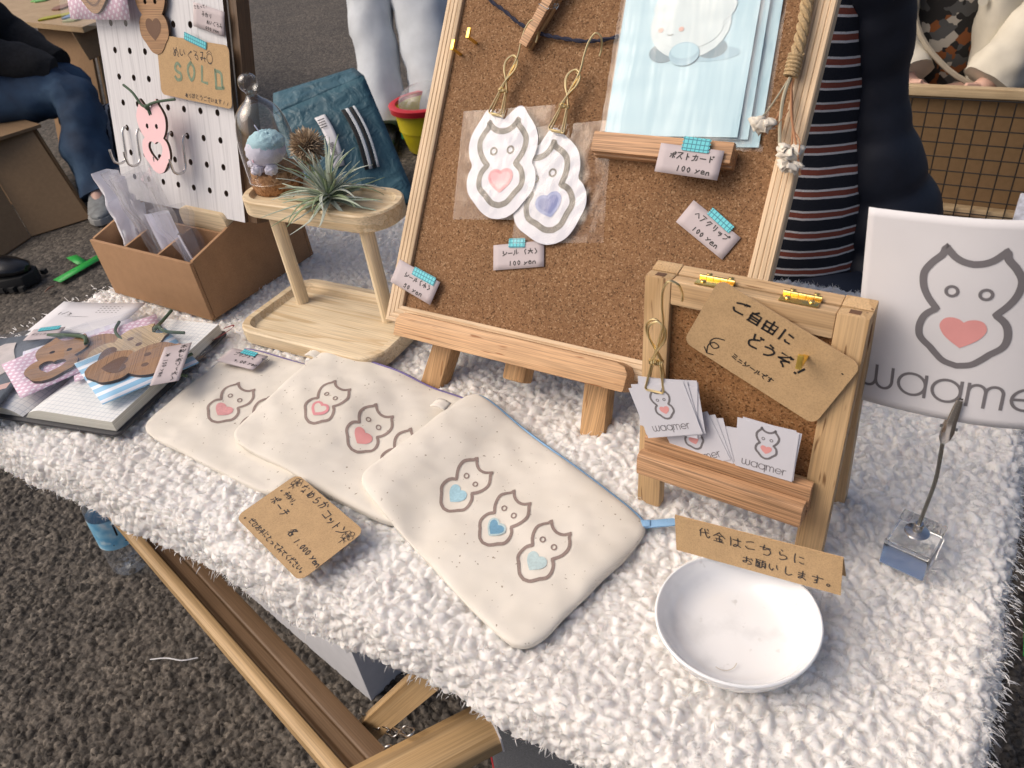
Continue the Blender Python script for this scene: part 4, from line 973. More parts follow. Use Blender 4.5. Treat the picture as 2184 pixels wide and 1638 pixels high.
# grey sleeve at the far left
gs = empty('grey_sleeve', T(-1.132, .307, .022) @ RZ(34), 'dark grey card sleeve with pale pictures at the left edge of the table', 'card sleeve')
gc_m = plain('slate_card', (.085, .10, .115), .6, var=.06)
mb = MB(); mb.sheet(curl_sheet(.152, .200, 6, 6, .002), 8, 8); mb.build('card', gc_m, gs, solid=.001)
pale_m = plain('pale_print', (.60, .54, .51), .6, var=.15, vscale=60); pinkish = plain('peach_print', (.66, .43, .37), .6)
mb = MB(); mb.sheet(lambda a, b: (.015 + .055 * (a - .5) * sin(pi * (.1 + .8 * b)) + .008 * sin(6 * b), .03 + .10 * (b - .5), .0022), 10, 10); mb.sheet(lambda a, b: (-.03 + .04 * (a - .5), .075 + .06 * (b - .5) * (1 - .5 * a), .0022), 8, 8); mb.build('pale_print', pale_m, gs, smooth=False)
mb = MB(); mb.sheet(lambda a, b: (-.055 + .12 * a, -.075 + .035 * a + .014 * b, .0023), 8, 2); mb.build('peach_print', pinkish, gs, smooth=False)
mb = MB(); mb.sheet(curl_sheet(.160, .212, 6, 6, .004, wob=.004, seed=9), 14, 16); mb.build('clear_sleeve', film_m, gs, M=T(0, 0, .005))

def bagged(label, M, cw, ch, cmat, piece=None, bagw=0, bagh=0, z=.0, cat='bookmark'):
    e = empty('bagged_bookmark', M, label, cat)
    mb = MB(); mb.sheet(curl_sheet(cw, ch, 6, 6, .001), 6, 6); mb.build('backing_card', cmat, e, solid=.0008)
    if bagw: mb = MB(); mb.sheet(curl_sheet(bagw, bagh, 8, 8, .001, .001, wob=.005, seed=cw * 90), 18, 16); mb.build('clear_bag', film_m, e, M=T(0, .004, .0075))
    return e
bstripe = stripes('blue_stripe_card2', (.27, .53, .76), (.80, .83, .90), 47, 0, .60)
e = bagged('oak cat-shaped bookmark with engraved heart on a blue and white striped card', T(-.915, .417, .0305) @ RZ(-18.6) @ RX(-2), .132, .124, bstripe, bagw=.150, bagh=.165)
cat_piece(e, 'wood_piece', .122, .004, oak_m, burnt_m, T(.002, -.003, .0012) @ RZ(-26), False, 'engraved')
cord_bow(e, [[(.046, .062, .006), (.049, .048, .0075), (.050, .036, .007)], [(.05, .034, .006), (.07, .028, .004), (.088, .038, .003)]], .0022)
e = bagged('pale plywood cat-shaped bookmark with green cord on a pink dotted card', T(-.985, .437, .0275) @ RZ(-30), .115, .12, pinkdot_m, bagw=.17, bagh=.14)
cat_piece(e, 'wood_piece', .115, .004, paleply_m, burnt_m, T(.018, .008, .0012) @ RZ(20), False, 'engraved')
cord_bow(e, [[(-.042, .082, .006), (-.015, .066, .008), (-.003, .058, .009), (.004, .05, .005)], [(.036, .088, .005), (.02, .066, .008), (-.002, .058, .009), (-.004, .052, .005)]], .0024, (-.001, .058, .008))
e = bagged('round oak piece with green cord on a white striped card in the pile', T(-1.035, .408, .0255) @ RZ(-33), .10, .15, whitestripe_m, bagw=.12, bagh=.165)
o = flat_obj('wood_piece', [[(.034 * cos(a * pi / 16), .034 * sin(a * pi / 16)) for a in range(32)]], .004, oak_m, burnt_m, e, T(.012, .022, .0012))
cord_bow(e, [[(-.040, .058, .006), (-.01, .052, .008), (.02, .060, .005)]], .0022)
e = bagged('oak cat-shaped bookmark with cut-out heart on a pink dotted card at the pile front', T(-1.040, .367, .0285) @ RZ(-18), .115, .10, pinkdot_m, bagw=.135, bagh=.135)
cat_piece(e, 'wood_piece', .112, .004, oak_m, burnt_m, T(-.002, .012, .0012) @ RZ(56), True, 'hole')
cord_bow(e, [[(-.085, .02, .002), (-.055, .035, .007), (-.02, .055, .009), (.0, .052, .007)]], .0030)
tg = card('price_tag', 'lilac price tag written vertically, 150 yen, on the bookmark pile', 'price tag', T(-.848, .428, .042) @ RZ(40), .036, .088, tagpaper_m)
mb = MB(); write(mb, '木製しおり(大)', .009, .041, .0092, .0009, 0, 1.12, vertical=True, z=.0008); write(mb, '¥', -.009, .026, .0085, .0009, vertical=True, z=.0008); write(mb, '150 yen', -.012, .012, .0088, .0009, -90, 1.1, z=.0008); mb.build('writing', ink_m, tg, smooth=False)
card('price_tag', 'lilac price tag with teal tape half under a clear bag at the pile left', 'price tag', T(-1.124, .412, .031) @ RZ(29), .050, .029, tagpaper_m, texts=[('ポストカ', -.02, -.004, .006, 0, .0006)], tape=(.002, .012, .032, .010, 4, .0012))
# ------------------------------------------------------------------ large cork board on its easel
BM = frame((-.45, .569 - .0121, .0089), .4, 36.2)
be = empty('cork_board_easel', BM, 'large framed cork board leaning on a wooden table easel', 'cork board')
uL, uR, uLi, uRi, vB, vBi, vTi, vT = -.165, .286, -.143, .263, .065, .087, .643, .665
mb = MB(); mb.box(uLi - .004, uRi + .004, vBi - .004, vTi + .004, -.008, 0); mb.build('cork_panel', cork_m, be)
def moulding(a, b, inn, name, mat):
    """a,b outer ends on the frame; mitred rail with stepped front profile. inn = inward unit vector (u,v)"""
    prof = [(0, -.010), (0, .0045), (.0015, .006), (.0055, .006), (.0062, .0052), (.0069, .006), (.0110, .006), (.0117, .0052), (.0124, .006), (.0165, .006), (.0172, .0052), (.0179, .006), (.0210, .0055), (.022, .0045), (.022, -.010)]
    a = Vector((*a, 0)); b = Vector((*b, 0)); d = (b - a).normalized(); i = Vector((*inn, 0)); mb = MB(); k = len(prof)
    va = [a + i * p + d * p + Vector((0, 0, q)) for p, q in prof]; vb = [b + i * p - d * p + Vector((0, 0, q)) for p, q in prof]
    mb.add(va + vb, [(j, k + j, k + (j + 1) % k, (j + 1) % k) for j in range(k)] + [tuple(range(k)), tuple(range(2 * k - 1, k - 1, -1))])
    bm_ = mb.build(name, mat, be)
    bm = bmesh.new(); bm.from_mesh(bm_.data); bmesh.ops.recalc_face_normals(bm, faces=bm.faces); bm.to_mesh(bm_.data); bm.free()
moulding((uL, vT), (uL, vB), (1, 0), 'frame_rail', frame_v); moulding((uR, vB), (uR, vT), (-1, 0), 'frame_rail', frame_v)
moulding((uL, vB), (uR, vB), (0, 1), 'frame_rail', frame_u); moulding((uR, vT), (uL, vT), (0, -1), 'frame_rail', frame_u)
mb = MB(); pp = [(-.131, .051), (.172, .051), (.1735, .056), (.1735, .071), (.169, .078), (.160, .0805), (-.120, .0805), (-.127, .078), (-.1315, .070)]
mb.prism(pp, -.011, .0285); mb.build('ledge', rubber_u, be, bevel=.002, seg=2)
def slat(name, p0, p1, w, z0, z1, mat, bev=.002):
    a = Vector((*p0, 0)); b = Vector((*p1, 0)); d = (b - a).normalized(); s = Vector((-d.y, d.x, 0)) * (w / 2)
    q = [a - s, b - s, b + s, a + s]
    mb = MB(); mb.hexa([(p.x, p.y, z0) for p in q], [(p.x, p.y, z1) for p in q]); return mb.build(name, mat, be, bevel=bev)
slat('leg', (-.093, -.012), (.006, .72), .030, -.036, -.0125, rubber_v, .004); slat('leg', (.134, -.012), (.036, .72), .030, -.036, -.0125, rubber_v, .004)
slat('mast', (.022, .029), (.021, .74), .030, -.0355, -.0122, rubber_v, .004)
mb = MB(); q = BM.inverted() @ Vector((-.43, 1.00, -.01)); r_ = Vector((.021, .66, -.05)); d = (q - r_).normalized()
mb.tube([r_, q], .013, 6); mb.build('rear_leg', rubber_v, be)

def B_(u, v, w=.001, rot=0): return BM @ T(u, v, w) @ RZ(rot)
# brass L hooks
def lhook(M, label, grp):
    mb = MB(); mb.box(-.0022, .0022, -.0012, .0012, -.002, .018); mb.box(-.0022, .0022, -.0014, .0105, .0178, .0205)
    tag(mb.build('brass_hook', brass_y, M=M, bevel=.0005), label, 'hook', grp)
lhook(B_(-.114, .411, 0), 'yellow brass L hook on the cork near the frame, upper of the pair', 'brass hooks on the cork board')
lhook(B_(-.133, .397, 0), 'yellow brass L hook closest to the left frame rail, lower of the pair', 'brass hooks on the cork board')
# navy string
pts = cat_rom([(-.140, .492, .003), (-.107, .462, .005), (-.080, .447, .006), (-.053, .431, .007), (-.024, .421, .007), (.001, .417, .006), (.035, .414, .006), (.068, .420, .004), (.12, .438, .003), (.20, .475, .003)], 8)
sr = tag(MB().build('twine', navy_cord, M=BM), 'dark navy twine strung across the cork board', 'string')
mb = MB()
for k in range(2):
    mb.tube([(p[0], p[1] + .0012 * cos(i * .9 + k * pi), p[2] + .0012 * sin(i * .9 + k * pi)) for i, p in enumerate(pts)], .0013, 6)
bpy.data.objects.remove(sr); sr = mb.build('twine', navy_cord, M=BM); tag(sr, 'dark navy twine strung across the cork board', 'string')
# clothes peg
cp = empty('clothes_peg', B_(-.020, .445, .004, -24.5), 'small wooden clothes peg clipped on the navy twine', 'clothes peg')
for k, (z, tz) in enumerate(((.0005, 2.0), (.0085, -2.0))):
    mb = MB(); mb.hexa([(-.0062, -.045, z), (.0062, -.045, z), (.0062, .045, z + (0 if k == 0 else .0035)), (-.0062, .045, z + (0 if k == 0 else .0035))], [(-.0062, -.045, z + .0055), (.0062, -.045, z + .0055), (.0062, .045, z + .0055 + (0 if k == 0 else .0045)), (-.0062, .045, z + .0055 + (0 if k == 0 else .0045))]); mb.build('prong', beech_u if k else rubber_v, cp, bevel=.0008)
mb = MB(); mb.tube([(-.0075, .0, .016), (.0075, .0, .016)], .0006, 6); mb.tube(cat_rom([(.0066, .001, .016), (.008, .004, .010), (.0072, .010, .007), (.0078, .012, .004), (.0070, .006, .003)]), .0008, 6); mb.tube([(.0065 + .0018 * (i % 2) * 0, .008 + .0026 * cos(i * .8), .0075 + .0026 * sin(i * .8)) for i in range(18)], .0008, 5); mb.build('spring', steel_m, cp)
# wire clips
def wire_clip(M, label, s=1.0, hook=True, mirror=1):
    e = empty('wire_clip', M, label, 'wire clip', 'gold wire clips')
    r = .00105
    if hook:
        mb = MB(); mb.tube(cat_rom([(-.003, -.002, .003), (.002, .018, .005), (.0075, .038, .006), (.0072, .056, .007), (.0085, .070, .008), (.014, .079, .009), (.0205, .076, .006), (.0215, .066, .0), (.021, .059, -.001)], 6), r, 8); mb.build('hook', gold_wire, e)
    for k, (z, sx) in enumerate(((.004, 1), (.0005, -1))):
        mb = MB(); x0 = .001 * sx
        mb.tube(cat_rom([(-.006 * sx + x0, .000, z), (.0 + x0, .012, z + .001), (.0075 * sx + x0, .024, z + .001), (.0080 * sx + x0, .034, z + .001), (.001 * sx + x0, .040, z + .001), (-.0065 * sx + x0, .034, z + .001), (-.0065 * sx + x0, .024, z + .001), (.0 + x0, .010, z), (.0045 * sx + x0, .0, z)], 6), r, 8); mb.build('loop', gold_wire, e)
    mb = MB(); mb.tube([(-.006 + .012 * i / 40, .0022 * cos(i * 1.0), .003 + .0022 * sin(i * 1.0)) for i in range(41)], r * .8, 6); mb.build('coil', gold_wire, e)
    for z, dz in ((.004, .0015), (.001, -.0015)):
        mb = MB(); mb.tube([(-.004, -.001, z), (-.0095, -.026, z + dz), (-.0085, -.0275, z + dz), (.0065, -.0275, z + dz), (.0075, -.026, z + dz), (.004, -.001, z)], r, 8); mb.build('jaw', gold_wire, e)
    return e
wire_clip(B_(-.0545, .3535, .010, -6), 'gold wire clip holding the sticker with the pink heart')
wire_clip(B_(.0280, .3405, .010, -6), 'gold wire clip holding the sticker with the indigo heart')
# bagged stickers
def bag_sticker(label, M, bw, bh, H, rot, off, hm, hr, lz=0.0):
    e = empty('bagged_sticker', M, label, 'sticker')
    k = MB(); sc = lambda P: [(x * H, y * H) for x, y in P]
    o = flat_obj('sticker', [sc(sticker_outline())], .0006, paper_w, paper_w, e, T(off[0], off[1], .002) @ RZ(rot))
    mb = MB(); emblem(mb, lambda x, y: (x, y, .0009), H, .066, .035); mb.build('printed_emblem', [logo_olive, hm, hr], o, smooth=False)
    def fn(z, seed):
        def f(a, b):
            x = (a - .5) * bw; y = (b - .5) * bh; w_ = min(1, 6 * min(a, 1 - a, b, 1 - b))
            return (x, y, z + w_ * (.0026 * abs(noise.noise((x * 34 + seed, y * 34 + x * 20, seed))) + .0030 * abs(noise.noise((x * 60 - y * 45 + seed, y * 22 + x * 30, 3.3 + seed))) + .0010) + lz)
        return f
    mb = MB(); mb.sheet(fn(.0035, off[0] * 90), 34, 36); mb.build('clear_bag', film_m, e)
    return e
bag_sticker('white cat-shaped sticker with pink heart in a crinkled clear bag', B_(-.038, .272, .006, 7), .122, .128, .104, 2.5, (-.002, .001), heart_lite, heart_rim)
bag_sticker('white cat-shaped sticker with indigo heart in a crinkled clear bag', B_(.040, .258, .003, 9), .112, .132, .104, 15, (-.018, -.004), heart_ind, heart_ind2)
# postcard ledge
pl_ = empty('picture_ledge', B_(.1505, .304, .0), 'small beech picture ledge fixed to the cork board', 'ledge')
mb = MB(); mb.box(-.0755, .0755, -.0125, .0055, 0, .0125); mb.build('shelf_bar', beech_u, pl_, bevel=.001)
mb = MB(); mb.box(-.0755, .0755, -.0105, .0105, .0127, .0225); mb.build('front_lip', beech_u, pl_, bevel=.0012)
# postcards in sleeves
sky_m = plain('postcard_blue', (.40, .60, .68), .5, var=.04, vscale=12); pf1 = plain('postcard_cream', (.56, .66, .68), .5, var=.05, vscale=40); pf2 = plain('postcard_grey_blue', (.17, .26, .31), .5, var=.15, vscale=80); pf3 = plain('postcard_mid', (.30, .48, .57), .5, var=.06)
def postcard(label, M, w, h, pic):
    e = empty('sleeved_postcard', M, label, 'postcard')
    mb = MB(); mb.box(-w / 2, w / 2, 0, h, 0, .0012); o = mb.build('postcard', sky_m, e)
    if pic:
        mb = MB(); zz = lambda k: (lambda x, y: (x, y, .0015 + k * .0002))
        ell = lambda cx, cy, rx, ry: [(cx + rx * cos(a * pi / 12), cy + ry * sin(a * pi / 12)) for a in range(24)]
        def disc(cx, cy, rx, ry, m, k): fan(mb, ell(cx, cy, rx, ry), zz(k), m, (cx, cy))
        disc(.026, .083, .034, .008, 2, 0); disc(-.020, .085, .015, .010, 1, 1); disc(.030, .088, .016, .010, 1, 1)
        disc(.004, .113, .042, .035, 0, 2); disc(.006, .130, .043, .024, 0, 3); disc(.004, .110, .035, .022, 0, 4); disc(.003, .083, .016, .012, 2, 5); disc(.003, .086, .014, .008, 3, 6)
        for x in (-.026, -.004): disc(x, .108, .0028, .0024, 4, 6)
        ribbon(mb, [(-.018, .103), (-.015, .1022), (-.012, .103)], .0006, zz(6), 5)
        mb.build('printed_picture', [pf1, pf2, pf3, sky_m, pinkish, ink_m], o, smooth=False)
    def f(a, b):
        x = (a - .5) * (w + .010); y = b * (h + .01) - .005
        return (x, y, .0035 + .0016 * noise.noise((x * 30 + w * 70, y * 18, 2)) + .0012 * noise.noise((x * 12, y * 60, 5)))
    mb = MB(); mb.sheet(f, 30, 44); mb.build('clear_sleeve', film_m, e)
postcard('pale blue postcard sleeve lowest and rearmost on the beech ledge', B_(.1675, .311, .002, 4.0), .155, .205, False)
postcard('pale blue postcard in clear sleeve without picture, in the middle of the ledge stack', B_(.1600, .3165, .0065, 4.2), .148, .2, False)
postcard('pale blue postcard picturing a round white toy, front of the ledge stack', B_(.1535, .3175, .011, 3.6), .142, .2, True)
# price tags on the board
PT = 'lilac price tags on the cork board'
card('price_tag', 'lilac tag for postcards, 100 yen, taped on the beech ledge', 'price tag', B_(.1855, .2915, .0245, -2.2) @ RX(4), .066, .0285, tagpaper_m, texts=[('ポストカード', -.021, .0005, .0072), ('100 yen', -.012, -.0110, .0080)], tape=(.004, .0165, .028, .0135, 0, .0012), group=PT)
card('price_tag', 'lilac tag for hair clips, 100 yen, tilted low on the cork', 'price tag', B_(.2135, .231, .002, -29), .064, .0275, tagpaper_m, texts=[('ヘアクリップ', -.021, .0015, .0070), ('100 yen', -.014, -.0100, .0076)], tape=(.0045, .0148, .030, .0085, -3, .0012), group=PT)
card('price_tag', 'lilac tag for large stickers, 100 yen, below the two bagged stickers', 'price tag', B_(.0035, .1725, .002, 13), .066, .0295, tagpaper_m, texts=[('シール (大)', -.021, .0005, .0070), ('100 yen', -.013, -.0110, .0078)], tape=(-.0015, .0148, .021, .0105, -4, .0012), group=PT)
card('price_tag', 'lilac tag for small stickers, 50 yen, over the lower left frame corner', 'price tag', B_(-.1295, .119, .0075, -15), .069, .0305, tagpaper_m, texts=[('シール(小)', -.018, -.001, .0072), ('50 yen', -.014, -.0125, .0085)], tape=(.010, .0120, .036, .0105, 1, .0012), group=PT)
# dried flowers on jute cord
df = empty('dried_flower_bunch', B_(.262, .39, .008), 'dried white flower bunch tied with jute cord on the right frame rail', 'dried flowers')
mb = MB()
for k in range(3):
    mb.tube([(.0012 * sin(i * .2) + .0035 * cos(i * .75 + k * 2.09) - .004 * i / 40, .005 + i * .0035, .006 + .0035 * sin(i * .75 + k * 2.09)) for i in range(46)], .0030, 7)
mb.build('jute_braid', jute_m, df)
mb = MB(); mb.tube([(.006 * cos(i * .62), -.008 + i * .00035, .006 + .006 * sin(i * .62)) for i in range(62)], .0019, 6); mb.build('jute_wrap', jute_m, df)
stem_b = plain('brown_stem', (.33, .16, .08), .8, var=.2); stem_g = plain('grey_stem', (.36, .33, .24), .8, var=.15); petal_m = plain('dried_petal', (.66, .61, .52), .85, var=.12, vscale=200)
for pth, m, r in (([(.001, -.01, .006), (.010, -.045, .010), (.022, -.075, .012), (.031, -.10, .010)], stem_b, .0012), ([(-.002, -.01, .006), (-.001, -.04, .008), (-.010, -.065, .010)], stem_b, .0012), ([(0, -.01, .008), (-.001, -.03, .011), (.002, -.055, .012), (.008, -.082, .011)], stem_g, .0017), ([(.001, -.01, .005), (.012, -.05, .008), (.018, -.078, .010)], stem_b, .0009), ([(0, -.01, .009), (-.012, -.042, .012), (-.019, -.052, .012)], stem_g, .0009), ([(.016, -.06, .010), (.024, -.07, .014), (.026, -.085, .015)], stem_b, .0006), ([(.006, -.04, .009), (.002, -.052, .013), (-.004, -.06, .014)], stem_b, .0006)):
    mb = MB(); mb.tube(cat_rom(pth, 6), r, 6); mb.build('stem', m, df)
RB = random.Random(9)
for c, r in (((-.012, -.056, .012), .0135), ((.0165, -.080, .012), .0125), ((.020, -.094, .011), .0105)):
    for k in range(12):
        a = RB.uniform(0, 6.3); t = RB.uniform(.3, 1.2); q = RB.uniform(.7, 1.1) * r
        def f(x, y): return ((x - .5) * q * 1.1 * (.5 + .5 * y), y * q, q * .35 * sin(y * 2.2) + .002 * noise.noise((x * 3 + k, y * 3, a)))
        mb = MB(); mb.sheet(f, 5, 4); mb.build('petal', petal_m, df, M=T(c[0], c[1] + .005, c[2]) @ RZ(180 + RB.uniform(-70, 70)) @ RX(math.degrees(t) - 40) @ RY(RB.uniform(-40, 40)), solid=.0004)

# ------------------------------------------------------------------ small folding easel
SM = frame((-.207, .492, -.002), -1.9, 5.9)
se = empty('small_easel', SM, 'small folding wooden easel with cork panel and card tray', 'easel')
mb = MB(); mb.box(-.023, 0, 0, .243, -.0125, 0); mb.build('post', post_v, se, bevel=.001)
mb = MB(); mb.box(.1295, .1525, 0, .243, -.0125, 0); mb.build('post', post_v, se, bevel=.001)
mb = MB(); mb.box(.0003, .1292, .221, .2425, -.0122, -.0004); mb.build('top_rail', post_u, se, bevel=.001)
mb = MB(); mb.box(.0003, .1292, .085, .2207, -.009, -.006); mb.build('cork_panel', cork_fine, se)
mb = MB(); mb.box(.0003, .1292, .060, .0847, -.0120, -.0015); mb.build('lower_rail', post_u, se, bevel=.001)
# rear legs, hinged at the top
RE = T(0, .2435, -.0135) @ RX(16)
for x0, x1 in ((-.023, 0), (.1295, .1525)):
    mb = MB(); mb.box(x0, x1, -.2475, 0, -.0125, 0); mb.build('rear_leg', post_v, se, M=RE, bevel=.001)
mb = MB(); mb.box(.0003, .1292, -.022, -.0005, -.0122, -.0004); mb.build('rear_rail', post_u, se, M=RE, bevel=.001)
mb = MB(); mb.box(-.012, .1415, -.200, -.184, -.0165, -.0128); mb.build('rear_brace', post_u, se, M=RE, bevel=.001)
for hx in (.034, .101):
    mb = MB(); mb.box(-.0145, .0145, -.0010, .0002, -.0005, .0115); h_ = mb.build('hinge', brass_m, se, M=T(hx, .2442, -.0125), bevel=.0002)
    mb = MB(); mb.box(-.0145, .0145, -.0010, .0002, -.0125, -.0015); mb.build('hinge_leaf', brass_m, h_, M=RX(-10))
    mb = MB()
    for k in range(5): mb.tube([(-.0145 + k * .0058 + .0002, .0012, -.001), (-.0145 + (k + 1) * .0058 - .0002, .0012, -.001)], .0017, 10)
    mb.build('knuckle', brass_m, h_)
    for sx in (-.009, .009):
        for zz in (.0065, -.0075):
            mb = MB(); mb.ball((sx, .0006, zz), (.0025, .0011, .0025), 12, 6); mb.box(sx - .002, sx + .002, .0015, .0019, zz - .0003, zz + .0003, 1); mb.build('screw', [brass_m, darksteel_m], h_)
for x in (-.0115, .141):
    mb = MB(); mb.box(x - .004, x + .004, .2427, .2434, -.0095, -.0035); mb.build('joint_plug', engr_m, se, smooth=False)
mb = MB(); mb.prism([(-.000, .056), (.0105, .056), (.0105, .088), (.0035, .090), (.0035, .066), (.000, .066)], -.013, .1365, M=Matrix(((0, 0, 1, 0), (0, 1, 0, 0), (1, 0, 0, 0), (0, 0, 0, 1)))); mb.build('tray_back', beech_u, se, bevel=.0006)
mb = MB(); mb.prism([(.0107, .056), (.0255, .056), (.0265, .060), (.0265, .074), (.0245, .078), (.0150, .078), (.0150, .069), (.0107, .069)], -.013, .1355, M=Matrix(((0, 0, 1, 0), (0, 1, 0, 0), (1, 0, 0, 0), (0, 0, 0, 1)))); mb.build('tray_front', beech_u, se, bevel=.0008)
def S_(u, v, w=0, rot=0): return SM @ T(u, v, w) @ RZ(rot)
# kraft notice
kn = card('kraft_notice', 'kraft card with black brush writing pinned on the small easel', 'card', S_(.085, .200, .004, -22.6), .122, .067, kraft_m, .0075, edge=cardedge_m)
mb = MB(); k_ = .0009
write(mb, 'ご自由に', -.0430, .0150, .0135, .0016, 0, 1.06, z=k_, slant=.06); write(mb, 'どうぞ', -.0195, -.0042, .0135, .0016, 0, .98, z=k_); write(mb, '!', .0215, -.0045, .0145, .0019, 0, z=k_); write(mb, 'ミニシールです', -.0215, -.0225, .0054, .0008, 0, 1.0, z=k_)
ribbon(mb, [(p[0], p[1]) for p in cat_rom([(-.033, -.011), (-.040, -.014), (-.042, -.020), (-.037, -.023), (-.034, -.019), (-.039, -.018), (-.042, -.023), (-.040, -.030)], 5)], .0009, lambda x, y: (x, y, k_)); ribbon(mb, [(-.044, -.0265), (-.0397, -.0305), (-.0345, -.0285)], .0009, lambda x, y: (x, y, k_))
ribbon(mb, [(.0533, .019), (.0542, .019)], .0011, lambda x, y: (x, y, k_)); mb.build('writing', marker_m, kn, smooth=False)
lhook(S_(.085, .200, .004, -22.6) @ T(.0250, .0155, 0) @ RZ(20), 'brass L hook pinning the kraft notice to the small easel', 'brass hook')
# clip with stickers
wire_clip(S_(-.0030, .172, .0115, 3), 'gold wire clip hooked over the small easel holding mini stickers')
def mini(parent, M, w=.0545, h=.0515, text=True, first=False):
    mb = MB(); mb.box(-w / 2, w / 2, -h / 2, h / 2, 0, .00025); o = mb.build('sticker_sheet', paper_w, parent, M=M, smooth=False)
    mb = MB(); emblem(mb, lambda x, y: (x + (.0 if text else 0), y + .0065, .0004), .031, .062)
    if text: wordmark(mb, lambda x, y: (x, y, .0004), -WM_W * .0027, -.0195, .0054, .13)
    mb.build('printed_logo', [logo_grey, heart_pink], o, smooth=False)
s1 = empty('sticker_bundle', S_(.0080, .1275, .0135, 24), 'white mini logo stickers hanging from the gold clip on the small easel', 'sticker bundle')
for i, (dx, dy, a) in enumerate(((.006, .003, -14), (.004, .002, -17), (.007, .0035, -11), (.003, .0025, -20), (.001, .001, -5), (0, 0, 0))): mini(s1, T(dx, dy, i * .0006) @ RZ(a))
s2 = empty('sticker_stack', S_(.0965, .1135, .0118, 1) @ RX(-2), 'stack of square mini logo stickers standing in the tray, right side', 'sticker stack')
for i, (dx, dy, a) in enumerate(((-.002, .001, 2), (.001, .0015, -2), (.0005, .0005, 1), (0, 0, 0))): mini(s2, T(dx, dy, i * .0005 - .0015) @ RZ(a), .048, .047)
s3 = empty('sticker_stack', S_(.034, .099, .0068, 32) @ RX(-3), 'tilted mini logo stickers fanned in the tray behind the hanging bundle', 'sticker stack')
for i, (dx, dy, a) in enumerate(((.016, -.012, -24), (.014, -.010, -30), (.006, -.004, -12), (.003, -.002, -6), (0, 0, 0))): mini(s3, T(dx, dy, i * .0005) @ RZ(a), .050, .048)
# ------------------------------------------------------------------ cotton pouches
def cotton():
    m, nt, b = new_mat('natural_cotton'); b.inputs['Roughness'].default_value = .95; b.inputs['Specular IOR Level'].default_value = .1
    c = coord(nt); n = N(nt, 'ShaderNodeTexNoise', i_Scale=18.0, i_Detail=3.0); nt.links.new(c, n.inputs[0])
    col = ramp(nt, n.outputs[0], [(.3, (.70, .655, .575)), (.7, (.76, .715, .64))])
    n2 = N(nt, 'ShaderNodeTexNoise', i_Scale=260.0, i_Detail=1.0); nt.links.new(c, n2.inputs[0])
    col = mixc(nt, ramp(nt, n2.outputs[0], [(.735, (0, 0, 0)), (.765, (.8, .8, .8))]), col, (.25, .19, .13))
    c2 = coord(nt, (1, 1, 1), rot=(0, 0, radians(25)))
    w = N(nt, 'ShaderNodeTexWave', i_Scale=260.0, i_Distortion=.6, i_Detail=1.0); nt.links.new(c2, w.inputs[0])
    col = mixc(nt, 1.0, col, ramp(nt, w.outputs[1], [(0, (.93, .93, .93)), (1, (1, 1, 1))]), 'MULTIPLY')
    nt.links.new(col, b.inputs['Base Color']); b.inputs['Sheen Weight'].default_value = .15
    bump(nt, b, w.outputs[1], .25, .0006); return m
cotton_m = cotton(); zip_b = plain('blue_zip', (.22, .40, .62), .6, bmp=.5, bscale=600); zip_p = plain('purple_zip', (.12, .09, .26), .6)
sstep = lambda a, b, x: (lambda t: t * t * (3 - 2 * t))(min(1, max(0, (x - a) / (b - a))))
